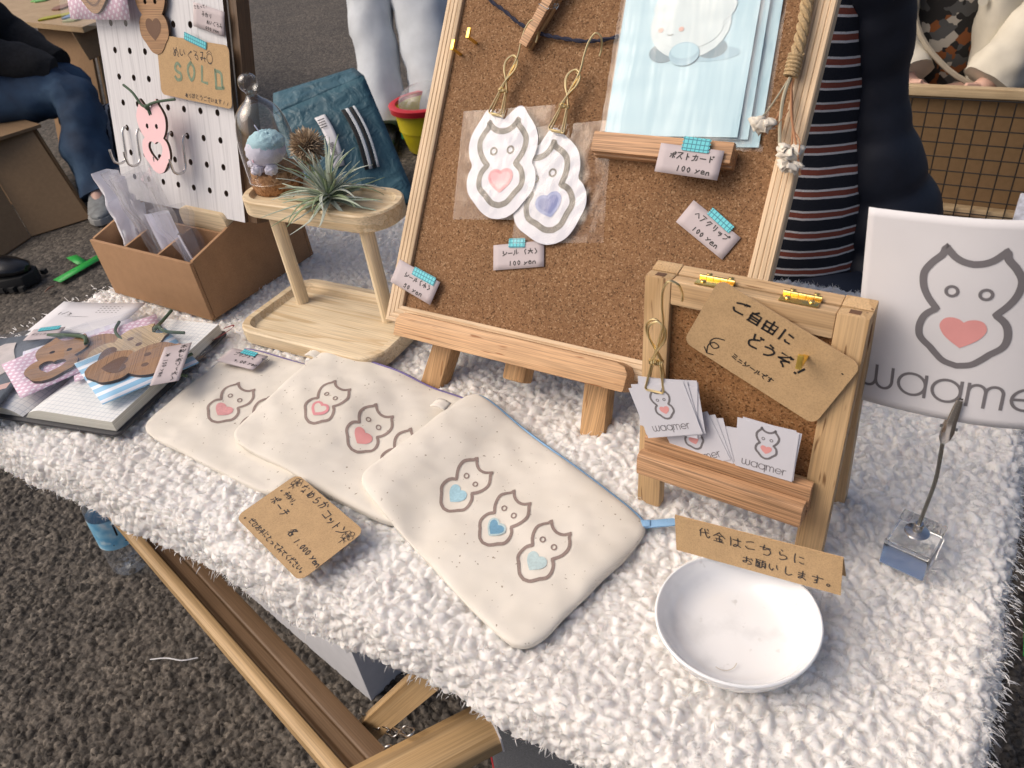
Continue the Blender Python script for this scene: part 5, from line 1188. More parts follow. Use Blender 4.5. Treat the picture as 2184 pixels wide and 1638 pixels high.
def pouch(label, TL, TR, BR, BL, base, thick, seed, zipm, ems, dips, tab=None, pull=False):
    C_ = Vector(((TL[0] + TR[0] + BR[0] + BL[0]) / 4, (TL[1] + TR[1] + BR[1] + BL[1]) / 4, 0))
    e = empty('cotton_pouch', T(C_.x, C_.y, 0), label, 'pouch', 'cotton pouches laid in a row')
    E1 = Vector((TR[0] - TL[0] + BR[0] - BL[0], TR[1] - TL[1] + BR[1] - BL[1])) / 4; E2 = Vector((TL[0] - BL[0] + TR[0] - BR[0], TL[1] - BL[1] + TR[1] - BR[1])) / 4
    det = E1.x * E2.y - E1.y * E2.x
    def ab(x, y): x -= C_.x; y -= C_.y; return ((x * E2.y - y * E2.x) / det, (E1.x * y - E1.y * x) / det)
    def top(x, y, a, b):
        ed = max(0, (1 - abs(a) ** 26)) ** .5 * max(0, (1 - abs(b) ** 20)) ** .5
        z = base(x, y) + .0012 + thick * ed * (.72 + .28 * (1 - a * a) * (1 - b * b))
        z += ed * .0050 * noise.noise((x * 10 + seed, y * 10, seed)) + ed * .0022 * noise.noise((x * 26 + y * 14, y * 30 + seed, 2.2)) + ed * .0010 * noise.noise((x * 60 - y * 30, y * 70 + seed, 4.2))
        for dx, dy, r, dep in dips:
            z -= dep * ed * math.exp(-((x - dx) ** 2 + (y - dy) ** 2) / (r * r))
        return z
    def pos(a, b):
        k = 1 - .075 * (abs(a * b)) ** 7
        wob = .020 * noise.noise((a * 2.2 + seed, b * 2.2, 7.1)); a2 = a * k + wob * abs(a) ** 3; b2 = b * k + .6 * wob * abs(b) ** 3
        s, t = (a2 + 1) / 2, (b2 + 1) / 2
        x = (BL[0] * (1 - s) + BR[0] * s) * (1 - t) + (TL[0] * (1 - s) + TR[0] * s) * t
        y = (BL[1] * (1 - s) + BR[1] * s) * (1 - t) + (TL[1] * (1 - s) + TR[1] * s) * t
        return x, y
    n1, n2 = 84, 60; mb = MB(); V = []
    for j in range(n2 + 1):
        for i in range(n1 + 1):
            a = sin((i / n1 * 2 - 1) * pi / 2 * .98) / sin(pi / 2 * .98); b = sin((j / n2 * 2 - 1) * pi / 2 * .98) / sin(pi / 2 * .98); x, y = pos(a, b); V.append((x - C_.x, y - C_.y, top(x, y, a, b)))
    w = n1 + 1; mb.add(V, [(j * w + i, j * w + i + 1, (j + 1) * w + i + 1, (j + 1) * w + i) for j in range(n2) for i in range(n1)])
    rim = [i for i in range(n1 + 1)] + [(j * w + n1) for j in range(1, n2 + 1)] + [n2 * w + i for i in range(n1 - 1, -1, -1)] + [j * w for j in range(n2 - 1, 0, -1)]
    lowv = [(V[i][0] * .985, V[i][1] * .985, V[i][2] - .0065) for i in rim]; b0 = len(mb.v); mb.add(lowv, [])
    for k in range(len(rim)): l = (k + 1) % len(rim); mb.f.append((rim[l], rim[k], b0 + k, b0 + l)); mb.m.append(0)
    mb.build('body', cotton_m, e)
    # seam along rim, zipper along the top edge
    zp = [(V[n2 * w + i][0] * 1.0, V[n2 * w + i][1] + .0015, V[n2 * w + i][2] - .0012) for i in range(6, n1 - 2, 2)]
    mb = MB(); mb.tube(zp, (.0022), 6); mb.build('zipper', zipm, e)
    if pull:
        q = Vector(zp[-1]); mb = MB(); mb.prism(rrect(.028, .009, .003, 4, .014, 0), 0, .0016); z_ = mb.build('zip_pull', zipm, e, M=T(q.x + .002, q.y - .001, q.z + .003) @ RZ(24) @ RY(-8), bevel=.0004)
        mb = MB(); mb.box(-.006, .004, -.004, .004, -.001, .003); mb.build('slider', zipm, z_, bevel=.0008)
    if tab:
        mb = MB(); mb.sheet(lambda a, b: (tab[0] - C_.x + .020 * (a - .5), tab[1] - C_.y + .014 * (b - .5), tab[2] + .003 * sin(pi * a)), 8, 4); mb.build('loop_tab', cotton_m, e, solid=.0018)
    for (cx, cy, ex, ey, hm, rimw) in ems:
        def fn(x, y, cx=cx, cy=cy, ex=ex, ey=ey):
            X = cx + ex[0] * x + ey[0] * y; Y = cy + ex[1] * x + ey[1] * y; a, b = ab(X, Y)
            return (X - C_.x, Y - C_.y, top(X, Y, max(-.97, min(.97, a)), max(-.97, min(.97, b))) + .00045)
        mb = MB(); emblem(mb, fn, 1.0, .050, rimw, 1.08); mb.build('printed_emblem', [logo_taupe, hm, heart_rim if hm in (heart_pink, heart_dust, cotton_m) else heart_pale], e, smooth=False)
    return e
b1 = lambda x, y: .001
b2 = lambda x, y: .002 + .0095 * sstep(-.52, -.60, x)
b3 = lambda x, y: .002 + .0105 * sstep(-.39, -.47, x)
pouch('cream cotton pouch with dusty pink hearts and purple zip, leftmost of three', (-.850, .532), (-.585, .530), (-.572, .330), (-.832, .343), b1, .0058, 1.3, zip_p,
      [(-.7495, .425, (.082, -.003), (-.015, .0735), heart_dust, None), (-.6880, .421, (.082, -.003), (-.015, .0735), heart_dust, None)], [(-.70, .37, .04, .002), (-.79, .39, .03, .002), (-.66, .35, .02, .0015)])
pouch('cream cotton pouch with pink heart prints, middle of three', (-.714, .566), (-.440, .552), (-.418, .352), (-.698, .372), b2, .0068, 4.1, zip_p,
      [(-.6195, .4665, (.082, -.016), (-.013, .077), cotton_m, .05), (-.546, .4555, (.079, -.016), (-.0085, .073), heart_pink, None), (-.4850, .4420, (.079, -.016), (-.0085, .073), heart_pink, None)], [(-.655, .40, .025, .002), (-.60, .42, .03, .0015), (-.69, .45, .03, .002)], tab=(-.716, .545, .014))
pouch('cream cotton pouch with blue heart prints and blue zip, nearest of three', (-.470, .566), (-.196, .462), (-.241, .283), (-.506, .382), b3, .0076, 8.7, zip_b,
      [(-.3935, .428, (.071, -.029), (.005, .0735), heart_blue, None), (-.332, .405, (.068, -.026), (.0035, .072), heart_deep, .03), (-.276, .385, (.066, -.018), (.002, .0715), heart_pale, None)], [(-.40, .35, .035, .003), (-.31, .32, .03, .002)], tab=(-.488, .520, .018), pull=True)
card('price_tag', 'lilac tag with teal tape, 900 yen, lying on the leftmost pouch', 'price tag', T(-.801, .4965, .0165) @ RZ(4) @ RX(2), .066, .0305, tagpaper_m, texts=[('プリントさんマリ', -.020, .002, .0072), ('9.00 yen', -.009, -.0095, .0080)], tape=(.002, .0120, .026, .009, -2, .0012))
kc = card('kraft_price_card', 'square kraft price card, 1.000 yen, lying in front of the pouches', 'card', T(-.5150, .3085, .0135) @ RZ(-14.5) @ RX(3.0), .127, .076, kraft_m, .009, edge=cardedge_m)
mb = MB(); z_ = .0009
write(mb, 'なめらか', -.042, .0250, .0115, .0011, 0, 1.1, z=z_); write(mb, 'コットン', .0085, .0205, .0108, .0011, -5, .95, z=z_); write(mb, '。手作り。', -.057, .0120, .0066, .0009, -6, 1.0, z=z_); write(mb, 'ポーチ', -.0555, -.004, .0110, .0011, -6, 1.15, z=z_)
write(mb, '各', .0000, -.0150, .0108, .0011, -4, z=z_); write(mb, '1.000 yen', .0155, -.0165, .0092, .0011, -3, .93, z=z_); write(mb, '。ぜひお手にとってみてください。', -.055, -.0335, .0074, .0009, 0, .96, z=z_)
for cx, cy in ((-.0515, .0305), (.0555, .0235)):
    for a in range(5): ribbon(mb, arc(cx + .0035 * cos(a * 1.26), cy + .0035 * sin(a * 1.26), .003, 0, 330, 8), .0006, lambda x, y: (x, y, z_))
    ribbon(mb, [(cx, cy - .003), (cx - .001, cy - .011)], .0007, lambda x, y: (x, y, z_)); ribbon(mb, [(cx - .005, cy - .006), (cx, cy - .005), (cx + .004, cy - .008)], .0006, lambda x, y: (x, y, z_))
mb.build('writing', ink_m, kc, smooth=False)

# ------------------------------------------------------------------ coin dish with folded notice
prof = [(0, .0055), (.030, .0055), (.042, .0070), (.050, .0110), (.0560, .0175), (.0600, .0250), (.0622, .0290), (.0636, .0302), (.0648, .0296), (.0650, .0280), (.0630, .0215), (.0580, .0110), (.0500, .0035), (.040, .0005), (.030, .0000), (0, 0)]
mb = MB(); mb.lathe([(max(p[0], .0003), p[1]) for p in cat_rom(prof, 4)], 72)
for i, p in enumerate(mb.v):
    a = atan2(p.y, p.x); r = sqrt(p.x ** 2 + p.y ** 2); k = 1 + .012 * sin(2 * a + .7) * r / .065; mb.v[i] = Vector((p.x * k, p.y * k, p.z + .0008 * sin(3 * a) * r / .065))
def dish_mat():
    m, nt, b = new_mat('glazed_ceramic'); b.inputs['Roughness'].default_value = .10; b.inputs['Specular IOR Level'].default_value = .55
    c = coord(nt); n = N(nt, 'ShaderNodeTexNoise', i_Scale=26.0, i_Detail=5.0); nt.links.new(c, n.inputs[0])
    col = ramp(nt, n.outputs[0], [(.34, (.70, .71, .72)), (.48, (.80, .81, .82)), (.7, (.82, .825, .83))])
    n2 = N(nt, 'ShaderNodeTexNoise', i_Scale=90.0, i_Detail=2.0); nt.links.new(c, n2.inputs[0])
    col = mixc(nt, ramp(nt, n2.outputs[0], [(.70, (0, 0, 0)), (.78, (.5, .5, .5))]), col, (.50, .49, .47)); nt.links.new(col, b.inputs['Base Color'])
    bump(nt, b, n.outputs[0], .05, .001); b.inputs['Coat Weight'].default_value = .3; return m
dish = tag(mb.build('coin_dish', dish_mat(), M=T(-.095, .3826, .001) @ Matrix.Scale(.975, 4)), 'round white glazed ceramic dish in front of the small easel', 'dish')
mb = MB(); ca, sa = cos(radians(36)), sin(radians(36))
ribbon(mb, arc(0, .008, .010, 215, 330, 12), .0007, lambda x, y: (.005 + x * ca - y * sa, -.036 + x * sa + y * ca, .0087)); mb.build('glaze_scratch', plain('scratch', (.52, .47, .40), .5), dish, smooth=False)
tn = empty('folded_notice', T(-.0975, .4285, .0535) @ RY(-6), 'folded kraft strip notice standing behind the white dish', 'notice')
mb = MB(); mb.box(-.0675, .0675, -.0004, .0004, -.0185, .0185); mb.build('front_panel', kraft_m, tn, M=RX(-7))
mb = MB(); mb.box(-.0675, .0675, -.0004, .0004, -.036, 0); mb.build('back_panel', kraft_m, tn, M=T(0, .0030, .0188) @ RX(20))
mb = MB(); ff = lambda x, y: (x, -.0008, y)
write(mb, '代金はこちらに', -.047, .0030, .0118, .0009, -1, 1.08, fn=ff); write(mb, 'お願いします。', -.010, -.0125, .0100, .0009, -1, 1.12, fn=ff); mb.build('writing', ink_m, tn, M=RX(-7), smooth=False)

# ------------------------------------------------------------------ memo clip stand with the printed sign
ms = empty('memo_stand', T(.0115, .5265, .002) @ RZ(-11), 'memo clip stand with clear acrylic cube base and bent steel rod', 'memo stand')
mb = MB(); mb.box(-.018, .018, -.0215, .0215, 0, .0300); mb.build('acrylic_base', acrylic_m, ms, bevel=.0012, seg=3)
mb = MB(); mb.lathe([(.0005, .0304), (.0095, .0304), (.0100, .0312), (.0085, .0322), (.0048, .0326), (.0040, .0330), (.0040, .0400), (.0032, .0412), (.0005, .0413)], 28); mb.build('washer', steel_m, ms)
loc = ms.matrix_world.inverted()
rod = cat_rom([(.0112, .5255, .042), (.0125, .5285, .060), (.0140, .5330, .088), (.0125, .5375, .112), (.0112, .5395, .126)], 10)
mb = MB(); mb.tube([loc @ Vector(p) for p in rod], .0016, 10); rodm, nt, b = new_mat('braided_steel'); b.inputs['Metallic'].default_value = 1; b.inputs['Roughness'].default_value = .35; b.inputs['Base Color'].default_value = (.34, .33, .30, 1)
c = coord(nt, (1, 1, 1), rot=(.6, .4, 0)); w = N(nt, 'ShaderNodeTexWave', i_Scale=260.0); nt.links.new(c, w.inputs[0]); bump(nt, b, w.outputs[1], .6, .0006)
mb.build('rod', rodm, ms)
CM = T(.0116, .5395, .124) @ RY(4)
for s in (-1, 1):
    mb = MB(); rg = []
    for z, wd, dp, of in ((0, .0022, .0022, .0), (.006, .0042, .0030, .0012), (.014, .0048, .0034, .0022), (.024, .0036, .0026, .0018), (.036, .0030, .0020, .0010), (.044, .0022, .0014, .0009)):
        y0 = s * of; rg.append([(wd * cos(a * pi / 5), y0 + s * dp * .6 + dp * .6 * sin(a * pi / 5), z) for a in range(10)])
    mb.rings(rg); mb.build('clip_jaw', steel_m, ms, M=loc @ CM)
mb = MB(); mb.tube([(-.0062, 0, .015), (.0062, 0, .015)], .0013, 8); mb.build('clip_pivot', darksteel_m, ms, M=loc @ CM)
SG = frame((0, .5470, 0), 0, 0) @ RZ(4.4)
sg = empty('printed_sign', SG @ T(.021, .226, 0), 'white paper sign printed with grey cat emblem and wordmark held by the memo clip', 'sign')
pw, ph = .142, .163
def sz(x, y): return -.010 * (x / (pw / 2)) ** 2 - .004 * (y / (ph / 2)) + .002 * noise.noise((x * 14, y * 14, 3)) + .003
mb = MB(); mb.sheet(lambda a, b: ((a - .5) * pw, (b - .5) * ph, sz((a - .5) * pw, (b - .5) * ph)), 28, 24); mb.build('paper', paper_m, sg, solid=.0003)
mb = MB(); fz = lambda x, y: (x, y, sz(x, y) + .0005)
emblem(mb, lambda x, y: fz(x, y + .0137), .098, .050); wordmark(mb, fz, -.0655, -.0656, .0198, .115); mb.build('printed_logo', [logo_grey, heart_pink], sg, smooth=False)
# ------------------------------------------------------------------ background: people and neighbouring stalls
denim_m, nt, b = new_mat('denim'); b.inputs['Roughness'].default_value = .85
c = coord(nt); n = N(nt, 'ShaderNodeTexNoise', i_Scale=7.0, i_Detail=5.0); nt.links.new(c, n.inputs[0]); nt.links.new(ramp(nt, n.outputs[0], [(.3, (.012, .028, .060)), (.55, (.022, .055, .11)), (.75, (.05, .10, .17))]), b.inputs['Base Color'])
n2 = N(nt, 'ShaderNodeTexNoise', i_Scale=500.0); nt.links.new(c, n2.inputs[0]); bump(nt, b, n2.outputs[0], .4, .002)
dark_knit = plain('dark_knit', (.012, .012, .014), .95, var=.3, vscale=60, bmp=.8, bscale=160); navy_coat = plain('navy_puffer', (.006, .009, .020), .55, var=.15, vscale=20, bmp=.2, bscale=60)
white_pants = plain('white_denim', (.50, .53, .56), .85, var=.08, vscale=10, bmp=.3, bscale=300); cream_jkt = plain('cream_jacket', (.56, .52, .43), .85, var=.06, vscale=14, bmp=.3, bscale=250)
skin_m = plain('skin', (.58, .36, .28), .6, var=.05); hair_m = plain('black_hair', (.010, .009, .009), .4)
def striped_knit():
    m, nt, bs = new_mat('striped_knit'); bs.inputs['Roughness'].default_value = .95
    c = coord(nt); nz = N(nt, 'ShaderNodeTexNoise', i_Scale=6.0, i_Detail=1.0); nt.links.new(c, nz.inputs[0])
    s = N(nt, 'ShaderNodeSeparateXYZ'); nt.links.new(c, s.inputs[0])
    dp_ = N(nt, 'ShaderNodeVectorMath', operation='DOT_PRODUCT'); nt.links.new(c, dp_.inputs[0]); dp_.inputs[1].default_value = (.145, .107, 1.0)
    ad = N(nt, 'ShaderNodeMath', operation='MULTIPLY_ADD'); nt.links.new(nz.outputs[0], ad.inputs[0]); ad.inputs[1].default_value = .008; nt.links.new(dp_.outputs['Value'], ad.inputs[2])
    mu = N(nt, 'ShaderNodeMath', operation='MULTIPLY'); nt.links.new(ad.outputs[0], mu.inputs[0]); mu.inputs[1].default_value = 1 / .0470
    fr = N(nt, 'ShaderNodeMath', operation='FRACT'); nt.links.new(mu.outputs[0], fr.inputs[0])
    r = N(nt, 'ShaderNodeValToRGB'); r.color_ramp.interpolation = 'CONSTANT'; el = r.color_ramp.elements
    el[0].position = 0; el[0].color = (.006, .008, .016, 1); el[1].position = .52; el[1].color = (.62, .60, .60, 1)
    for p, q in ((.625, (.22, .055, .035, 1)), (.875, (.62, .60, .60, 1)), (.97, (.006, .008, .016, 1))):
        e = el.new(p); e.color = q
    nt.links.new(fr.outputs[0], r.inputs[0]); nt.links.new(r.outputs[0], bs.inputs['Base Color'])
    w = N(nt, 'ShaderNodeTexNoise', i_Scale=260.0); nt.links.new(c, w.inputs[0]); bump(nt, bs, w.outputs[0], .5, .003); return m
knit_m = striped_knit()
def body(name, label, base, chains, mats_region):
    """continuous skinned figure: chains = list of [(pos, radius)...] sharing first joints by equality of position"""
    V = []; E = []; rad = []; idx = {}
    def vid(p, r):
        k = tuple(round(c, 4) for c in p)
        if k not in idx: idx[k] = len(V); V.append(p); rad.append(r)
        return idx[k]
    for ch in chains:
        ids = [vid(p, r) for p, r in ch]
        for a, b in zip(ids, ids[1:]):
            if (a, b) not in E: E.append((a, b))
    me = bpy.data.meshes.new(name); me.from_pydata([tuple(Vector(v) - Vector(base)) for v in V], E, []); o = bpy.data.objects.new(name, me); COL.objects.link(o); o.location = base
    o.modifiers.new('skin', 'SKIN'); sub = o.modifiers.new('sub', 'SUBSURF'); sub.levels = sub.render_levels = 2
    sk = me.skin_vertices[0].data
    for i, r in enumerate(rad): sk[i].radius = (r, r); sk[i].use_root = (i == 0)
    bpy.context.view_layer.update(); dg = bpy.context.evaluated_depsgraph_get(); m2 = bpy.data.meshes.new_from_object(o.evaluated_get(dg)); o.modifiers.clear(); o.data = m2
    m2.materials.clear(); m2.materials.append(mats_region); m2.polygons.foreach_set('use_smooth', [True] * len(m2.polygons))
    tag(o, label, 'person'); return o
def cloth_tube(name, parent, path, radii, mat, fold=.012, fr=9, seg=28, seed=0, n=8, cap=True, rings=0):
    P = cat_rom(path, n); k = len(path) - 1; rr = []
    for i in range(len(P)):
        t = i / (len(P) - 1) * k; j = min(int(t), k - 1); f = t - j; a, b_ = radii[j], radii[j + 1]
        a = a if isinstance(a, tuple) else (a, a); b_ = b_ if isinstance(b_, tuple) else (b_, b_)
        q = 1 + (.17 * abs(sin(pi * (i + .5) / rings)) ** .6 if rings else 0)
        rr.append(((a[0] * (1 - f) + b_[0] * f) * q, (a[1] * (1 - f) + b_[1] * f) * q))
    mb = MB(); mb.tube(P, rr, seg, cap=cap); c = len(P)
    for i, p in enumerate(mb.v):
        ax = Vector(P[i // seg]); d = p - ax; d = d.normalized() if d.length > 1e-6 else Vector((0, 0, 1))
        mb.v[i] = p + d * fold * (noise.noise((p * fr) + Vector((seed, 0, 0))) + .5 * noise.noise(p * fr * 2.6 + Vector((0, seed, 0))))
    off = parent.matrix_world.translation
    for i in range(len(mb.v)): mb.v[i] = mb.v[i] - off
    return mb.build(name, mat, parent)
RT = Vector((.806, .592, 0)); FW = Vector((-.592, .806, 0)); UP = Vector((0, 0, 1))
def shoe(parent, pos, yaw, L, upper, sole, name='shoe'):
    off = parent.matrix_world.translation if parent else Vector()
    M = Matrix.Translation(Vector(pos) - off) @ RZ(yaw)
    mb = MB(); rg = []
    for t, w, h in ((0, .030, .07), (.08, .046, .105), (.25, .050, .115), (.42, .054, .10), (.6, .062, .070), (.8, .060, .052), (.94, .042, .040), (1, .012, .028)):
        rg.append([(t * L - L * .3, w * cos(a * pi / 8), .022 + max(0, h * L / .42 * (.5 + .5 * sin(a * pi / 8)))) for a in range(16)])
    mb.rings(rg); s = mb.build(name, upper, parent, M=M)
    mb = MB(); poly = [(t * L - L * .3, w) for t, w in ((-.02, .02), (.05, .052), (.3, .058), (.6, .070), (.85, .064), (.98, .036), (1.02, 0))]; poly = poly + [(x, -y) for x, y in poly[::-1] if y]
    mb.prism(poly[::-1], 0, .034); mb.build('sole', sole, s, bevel=.004)
    return s
# seated visitor at the left
P0 = Vector((-4.82, 1.95, G))
hip = Vector((-4.86, 1.98, -.40)); knee = Vector((-4.33, 2.315, -.385)); ank = Vector((-4.075, 2.105, -.76)); toe = Vector((-3.93, 1.99, -.88))
hip2 = hip + FW * .17; knee2 = knee + FW * .22 + Vector((-.08, -.06, 0)); ank2 = Vector((-4.56, 2.42, -.80))
chest = Vector((-4.86, 2.05, .12)); neck = Vector((-4.80, 2.09, .38)); head = Vector((-4.76, 2.12, .58))
shd = chest + Vector((.02, .0, .13)) - FW * .17; elb = Vector((-4.62, 2.12, -.12)); hand = Vector((-4.40, 2.31, -.27))
shd2 = chest + Vector((.02, 0, .13)) + FW * .2; elb2 = elb + FW * .36; hand2 = hand + FW * .16 + Vector((-.05, 0, 0))
seated = body('person', 'seated person in blue jeans and dark knit jumper on a cardboard stool', P0, [[(hip, .12), (chest, .15), (neck, .06), (head, .12)], [(hip, .12), (knee, .065), (ank, .045), (toe, .04)], [(hip, .12), (hip2, .11), (knee2, .065), (ank2, .045)], [(chest, .15), (shd, .07), (elb, .05), (hand, .04)], [(chest, .15), (shd2, .07), (elb2, .05), (hand2, .04)]], skin_m)
cloth_tube('trouser_leg', seated, [hip, hip.lerp(knee, .5) + UP * .01, knee + Vector((-.02, -.01, 0)), knee.lerp(ank, .25) + Vector((.03, .01, -.01)), knee.lerp(ank, .6), ank - UP * .075 + RT * .03], [.165, .145, .120, .118, .114, .125], denim_m, .026, 9, seed=1)
cloth_tube('trouser_leg', seated, [hip2, hip2.lerp(knee2, .5), knee2, knee2.lerp(ank2, .3), ank2], [.16, .14, .115, .11, .11], denim_m, .016, 8, seed=5)
cloth_tube('jumper', seated, [hip + UP * .02, hip.lerp(chest, .5) - RT * .02, chest, neck - UP * .02], [(.21, .25), (.22, .26), (.20, .24), .09], dark_knit, .02, 6, seed=2)
cloth_tube('sleeve', seated, [shd, shd.lerp(elb, .6), elb, elb.lerp(hand, .5), hand + RT * .01], [.11, .105, .10, .09, .075], dark_knit, .016, 8, seed=3)
cloth_tube('sleeve', seated, [shd2, shd2.lerp(elb2, .6), elb2, elb2.lerp(hand2, .5), hand2], [.11, .105, .10, .09, .075], dark_knit, .016, 8, seed=7)
sneak_m = plain('grey_sneaker', (.20, .21, .21), .8, var=.25, vscale=30); sole_g = plain('grey_sole', (.30, .30, .29), .8); mb = MB()
shoe(seated, (-4.055, 2.09, G + .002), -38, .40, sneak_m, sole_g, 'sneaker'); shoe(seated, (-4.55, 2.42, G + .002), -20, .40, sneak_m, sole_g, 'sneaker')
mb = MB(); mb.ball(head - P0 + UP * .02, (.135, .135, .165), 20, 14); mb.build('hair', hair_m, seated)
# cardboard stool, cardboard table behind
def panel(name, parent, pts, mat, th=.012):
    off = parent.matrix_world.translation; P = [Vector(p) - off for p in pts]; nrm = (P[1] - P[0]).cross(P[-1] - P[0]).normalized() * th
    mb = MB(); k = len(P); mb.add(P + [p - nrm for p in P], [tuple(range(k)), tuple(range(2 * k - 1, k - 1, -1))] + [(j, k + j, k + (j + 1) % k, (j + 1) % k) for j in range(k)])
    o = mb.build(name, mat, parent, smooth=False); bm = bmesh.new(); bm.from_mesh(o.data); bmesh.ops.recalc_face_normals(bm, faces=bm.faces); bm.to_mesh(o.data); bm.free(); return o
cs = empty('cardboard_stool', T(-4.5, 1.7, G), 'folded corrugated cardboard stool under the seated person', 'stool')
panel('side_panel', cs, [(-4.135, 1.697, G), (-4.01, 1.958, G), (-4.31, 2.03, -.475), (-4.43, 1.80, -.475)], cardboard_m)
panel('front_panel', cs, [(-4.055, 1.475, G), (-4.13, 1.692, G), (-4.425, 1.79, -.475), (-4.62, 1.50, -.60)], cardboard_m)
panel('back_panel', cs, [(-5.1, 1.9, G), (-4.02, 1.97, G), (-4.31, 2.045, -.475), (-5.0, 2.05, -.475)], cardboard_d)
panel('seat', cs, [(-4.28, 2.07, -.462), (-5.15, 2.2, -.462), (-5.25, 1.62, -.462), (-4.36, 1.72, -.462)], cardboard_m, .016)
ct = empty('cardboard_table', T(-5.4, 2.9, G), 'low cardboard table with a flat top behind the seated person', 'table')
panel('tabletop', ct, [(-4.62, 2.70, -.15), (-4.95, 3.75, -.15), (-7.2, 4.0, -.15), (-6.6, 2.95, -.15)], wood('ply_top', (.46, .33, .19), (.36, .24, .12), 0), .03)
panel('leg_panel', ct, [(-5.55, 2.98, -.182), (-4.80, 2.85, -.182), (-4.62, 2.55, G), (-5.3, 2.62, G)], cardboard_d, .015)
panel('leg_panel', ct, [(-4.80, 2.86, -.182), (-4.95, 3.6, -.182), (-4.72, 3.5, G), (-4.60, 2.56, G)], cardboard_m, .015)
panel('flap', ct, [(-4.78, 2.72, -.183), (-4.70, 2.98, -.183), (-4.68, 2.90, -.32), (-4.72, 2.72, -.34)], cardboard_m, .012)
RC = random.Random(4)
flatcols = [(.35, .33, .02), (.16, .40, .12), (.55, .56, .60), (.22, .10, .06), (.12, .22, .40), (.60, .50, .40), (.30, .32, .16)]
labs = ['brown jagged cut-out on the far cardboard table', 'yellow flat card on the far cardboard table', 'green flat card on the far cardboard table', 'pale blue flat card on the far cardboard table', 'white flat card on the far cardboard table edge', 'blue printed sheet at the corner of the far table', 'olive flat card on the far cardboard table']
for i, (u, v) in enumerate(((-5.52, 3.15), (-5.05, 2.95), (-5.12, 3.08), (-4.92, 2.86), (-5.2, 2.9), (-6.1, 3.35), (-4.98, 3.15))):
    mb = MB(); k = 9; pol = [((.10 + RC.uniform(-.03, .03)) * cos(a * 2 * pi / k), (.055 + RC.uniform(-.02, .02)) * sin(a * 2 * pi / k)) for a in range(k)]
    mb.prism(pol, 0, .008); tag(mb.build('stall_item', plain('item%d' % i, flatcols[(i + 3) % 7], .6), M=T(u, v, -.148) @ RZ(RC.uniform(0, 180))), labs[i], 'stall item')
zeb_m, nt, b = new_mat('zebra_cloth'); b.inputs['Roughness'].default_value = .9
c = coord(nt); w = N(nt, 'ShaderNodeTexWave', i_Scale=9.0, i_Distortion=6.0, i_Detail=2.0); nt.links.new(c, w.inputs[0]); nt.links.new(ramp(nt, w.outputs[1], [(.45, (.012, .013, .018)), (.55, (.30, .32, .36))]), b.inputs['Base Color'])
mb = MB(); mb.ball((0, 0, .12), (.42, .30, .24), 40, 24)
for i, p in enumerate(mb.v): q = p + p.normalized() * .06 * noise.noise(p * 6); q.z = max(.0, q.z); mb.v[i] = q
tag(mb.build('patterned_cloth', zeb_m, M=T(-4.38, 2.60, G) @ RZ(40)), 'crumpled black and white patterned cloth heap behind the sneaker', 'cloth')
# loafer of a further visitor
lf = empty('loafer_shoe', T(-3.87, 1.270, G + .002) @ RZ(24), 'chunky black leather loafer with gold bit at the left edge', 'shoe')
lea = plain('black_leather', (.008, .008, .009), .25); rub = plain('black_rubber', (.012, .012, .012), .8)
mb = MB(); rg = []
for t, w, h, z0 in ((-.30, .05, .13, .055), (-.2, .065, .16, .055), (-.05, .068, .165, .055), (.05, .072, .15, .055), (.14, .078, .125, .055), (.22, .074, .10, .055), (.28, .055, .075, .055), (.305, .02, .05, .055)):
    rg.append([(t, w * cos(a * pi / 10), z0 + max(0, h * .62 * (.45 + .55 * sin(a * pi / 10)))) for a in range(20)])
mb.rings(rg); mb.build('upper', lea, lf)
mb = MB(); pol = [(t, w) for t, w in ((-.33, .03), (-.30, .065), (-.1, .075), (.1, .086), (.22, .083), (.30, .055), (.325, 0))]; pol = pol + [(x, -y) for x, y in pol[::-1] if y]; mb.prism(pol[::-1], 0, .056); mb.build('sole', rub, lf, bevel=.006)
for x in [i * .05 - .3 for i in range(13)]:
    for s in (-1, 1): mb = MB(); mb.box(x - .012, x + .012, s * .080 - .010, s * .080 + .010, 0, .022); mb.build('tread_lug', rub, lf)
mb = MB(); mb.tube(cat_rom([(.07, -.072, .095), (.10, -.045, .130), (.105, 0, .140), (.10, .045, .130), (.07, .072, .095)]), .018, 8); mb.build('strap', lea, lf)
gold = plain('gold_bit', (.80, .60, .30), .25, 1)
for y in (-.034, .034): mb = MB(); mb.tube([(.118 + .020 * cos(a * .45), y + .016 * sin(a * .45), .145 - abs(y) * .3) for a in range(14)], .0045, 6, closed=True); mb.build('gold_ring', gold, lf)
mb = MB(); mb.tube([(.12, -.025, .147), (.12, .025, .147)], .005, 6); mb.build('gold_bar', gold, lf)
mb = MB(); mb.lathe([(.07, .12), (.068, .2), (.075, .4), (.085, .7)], 20, M=T(-.2, 0, 0)); mb.build('trouser_leg', plain('black_trouser', (.012, .012, .014), .9), lf)
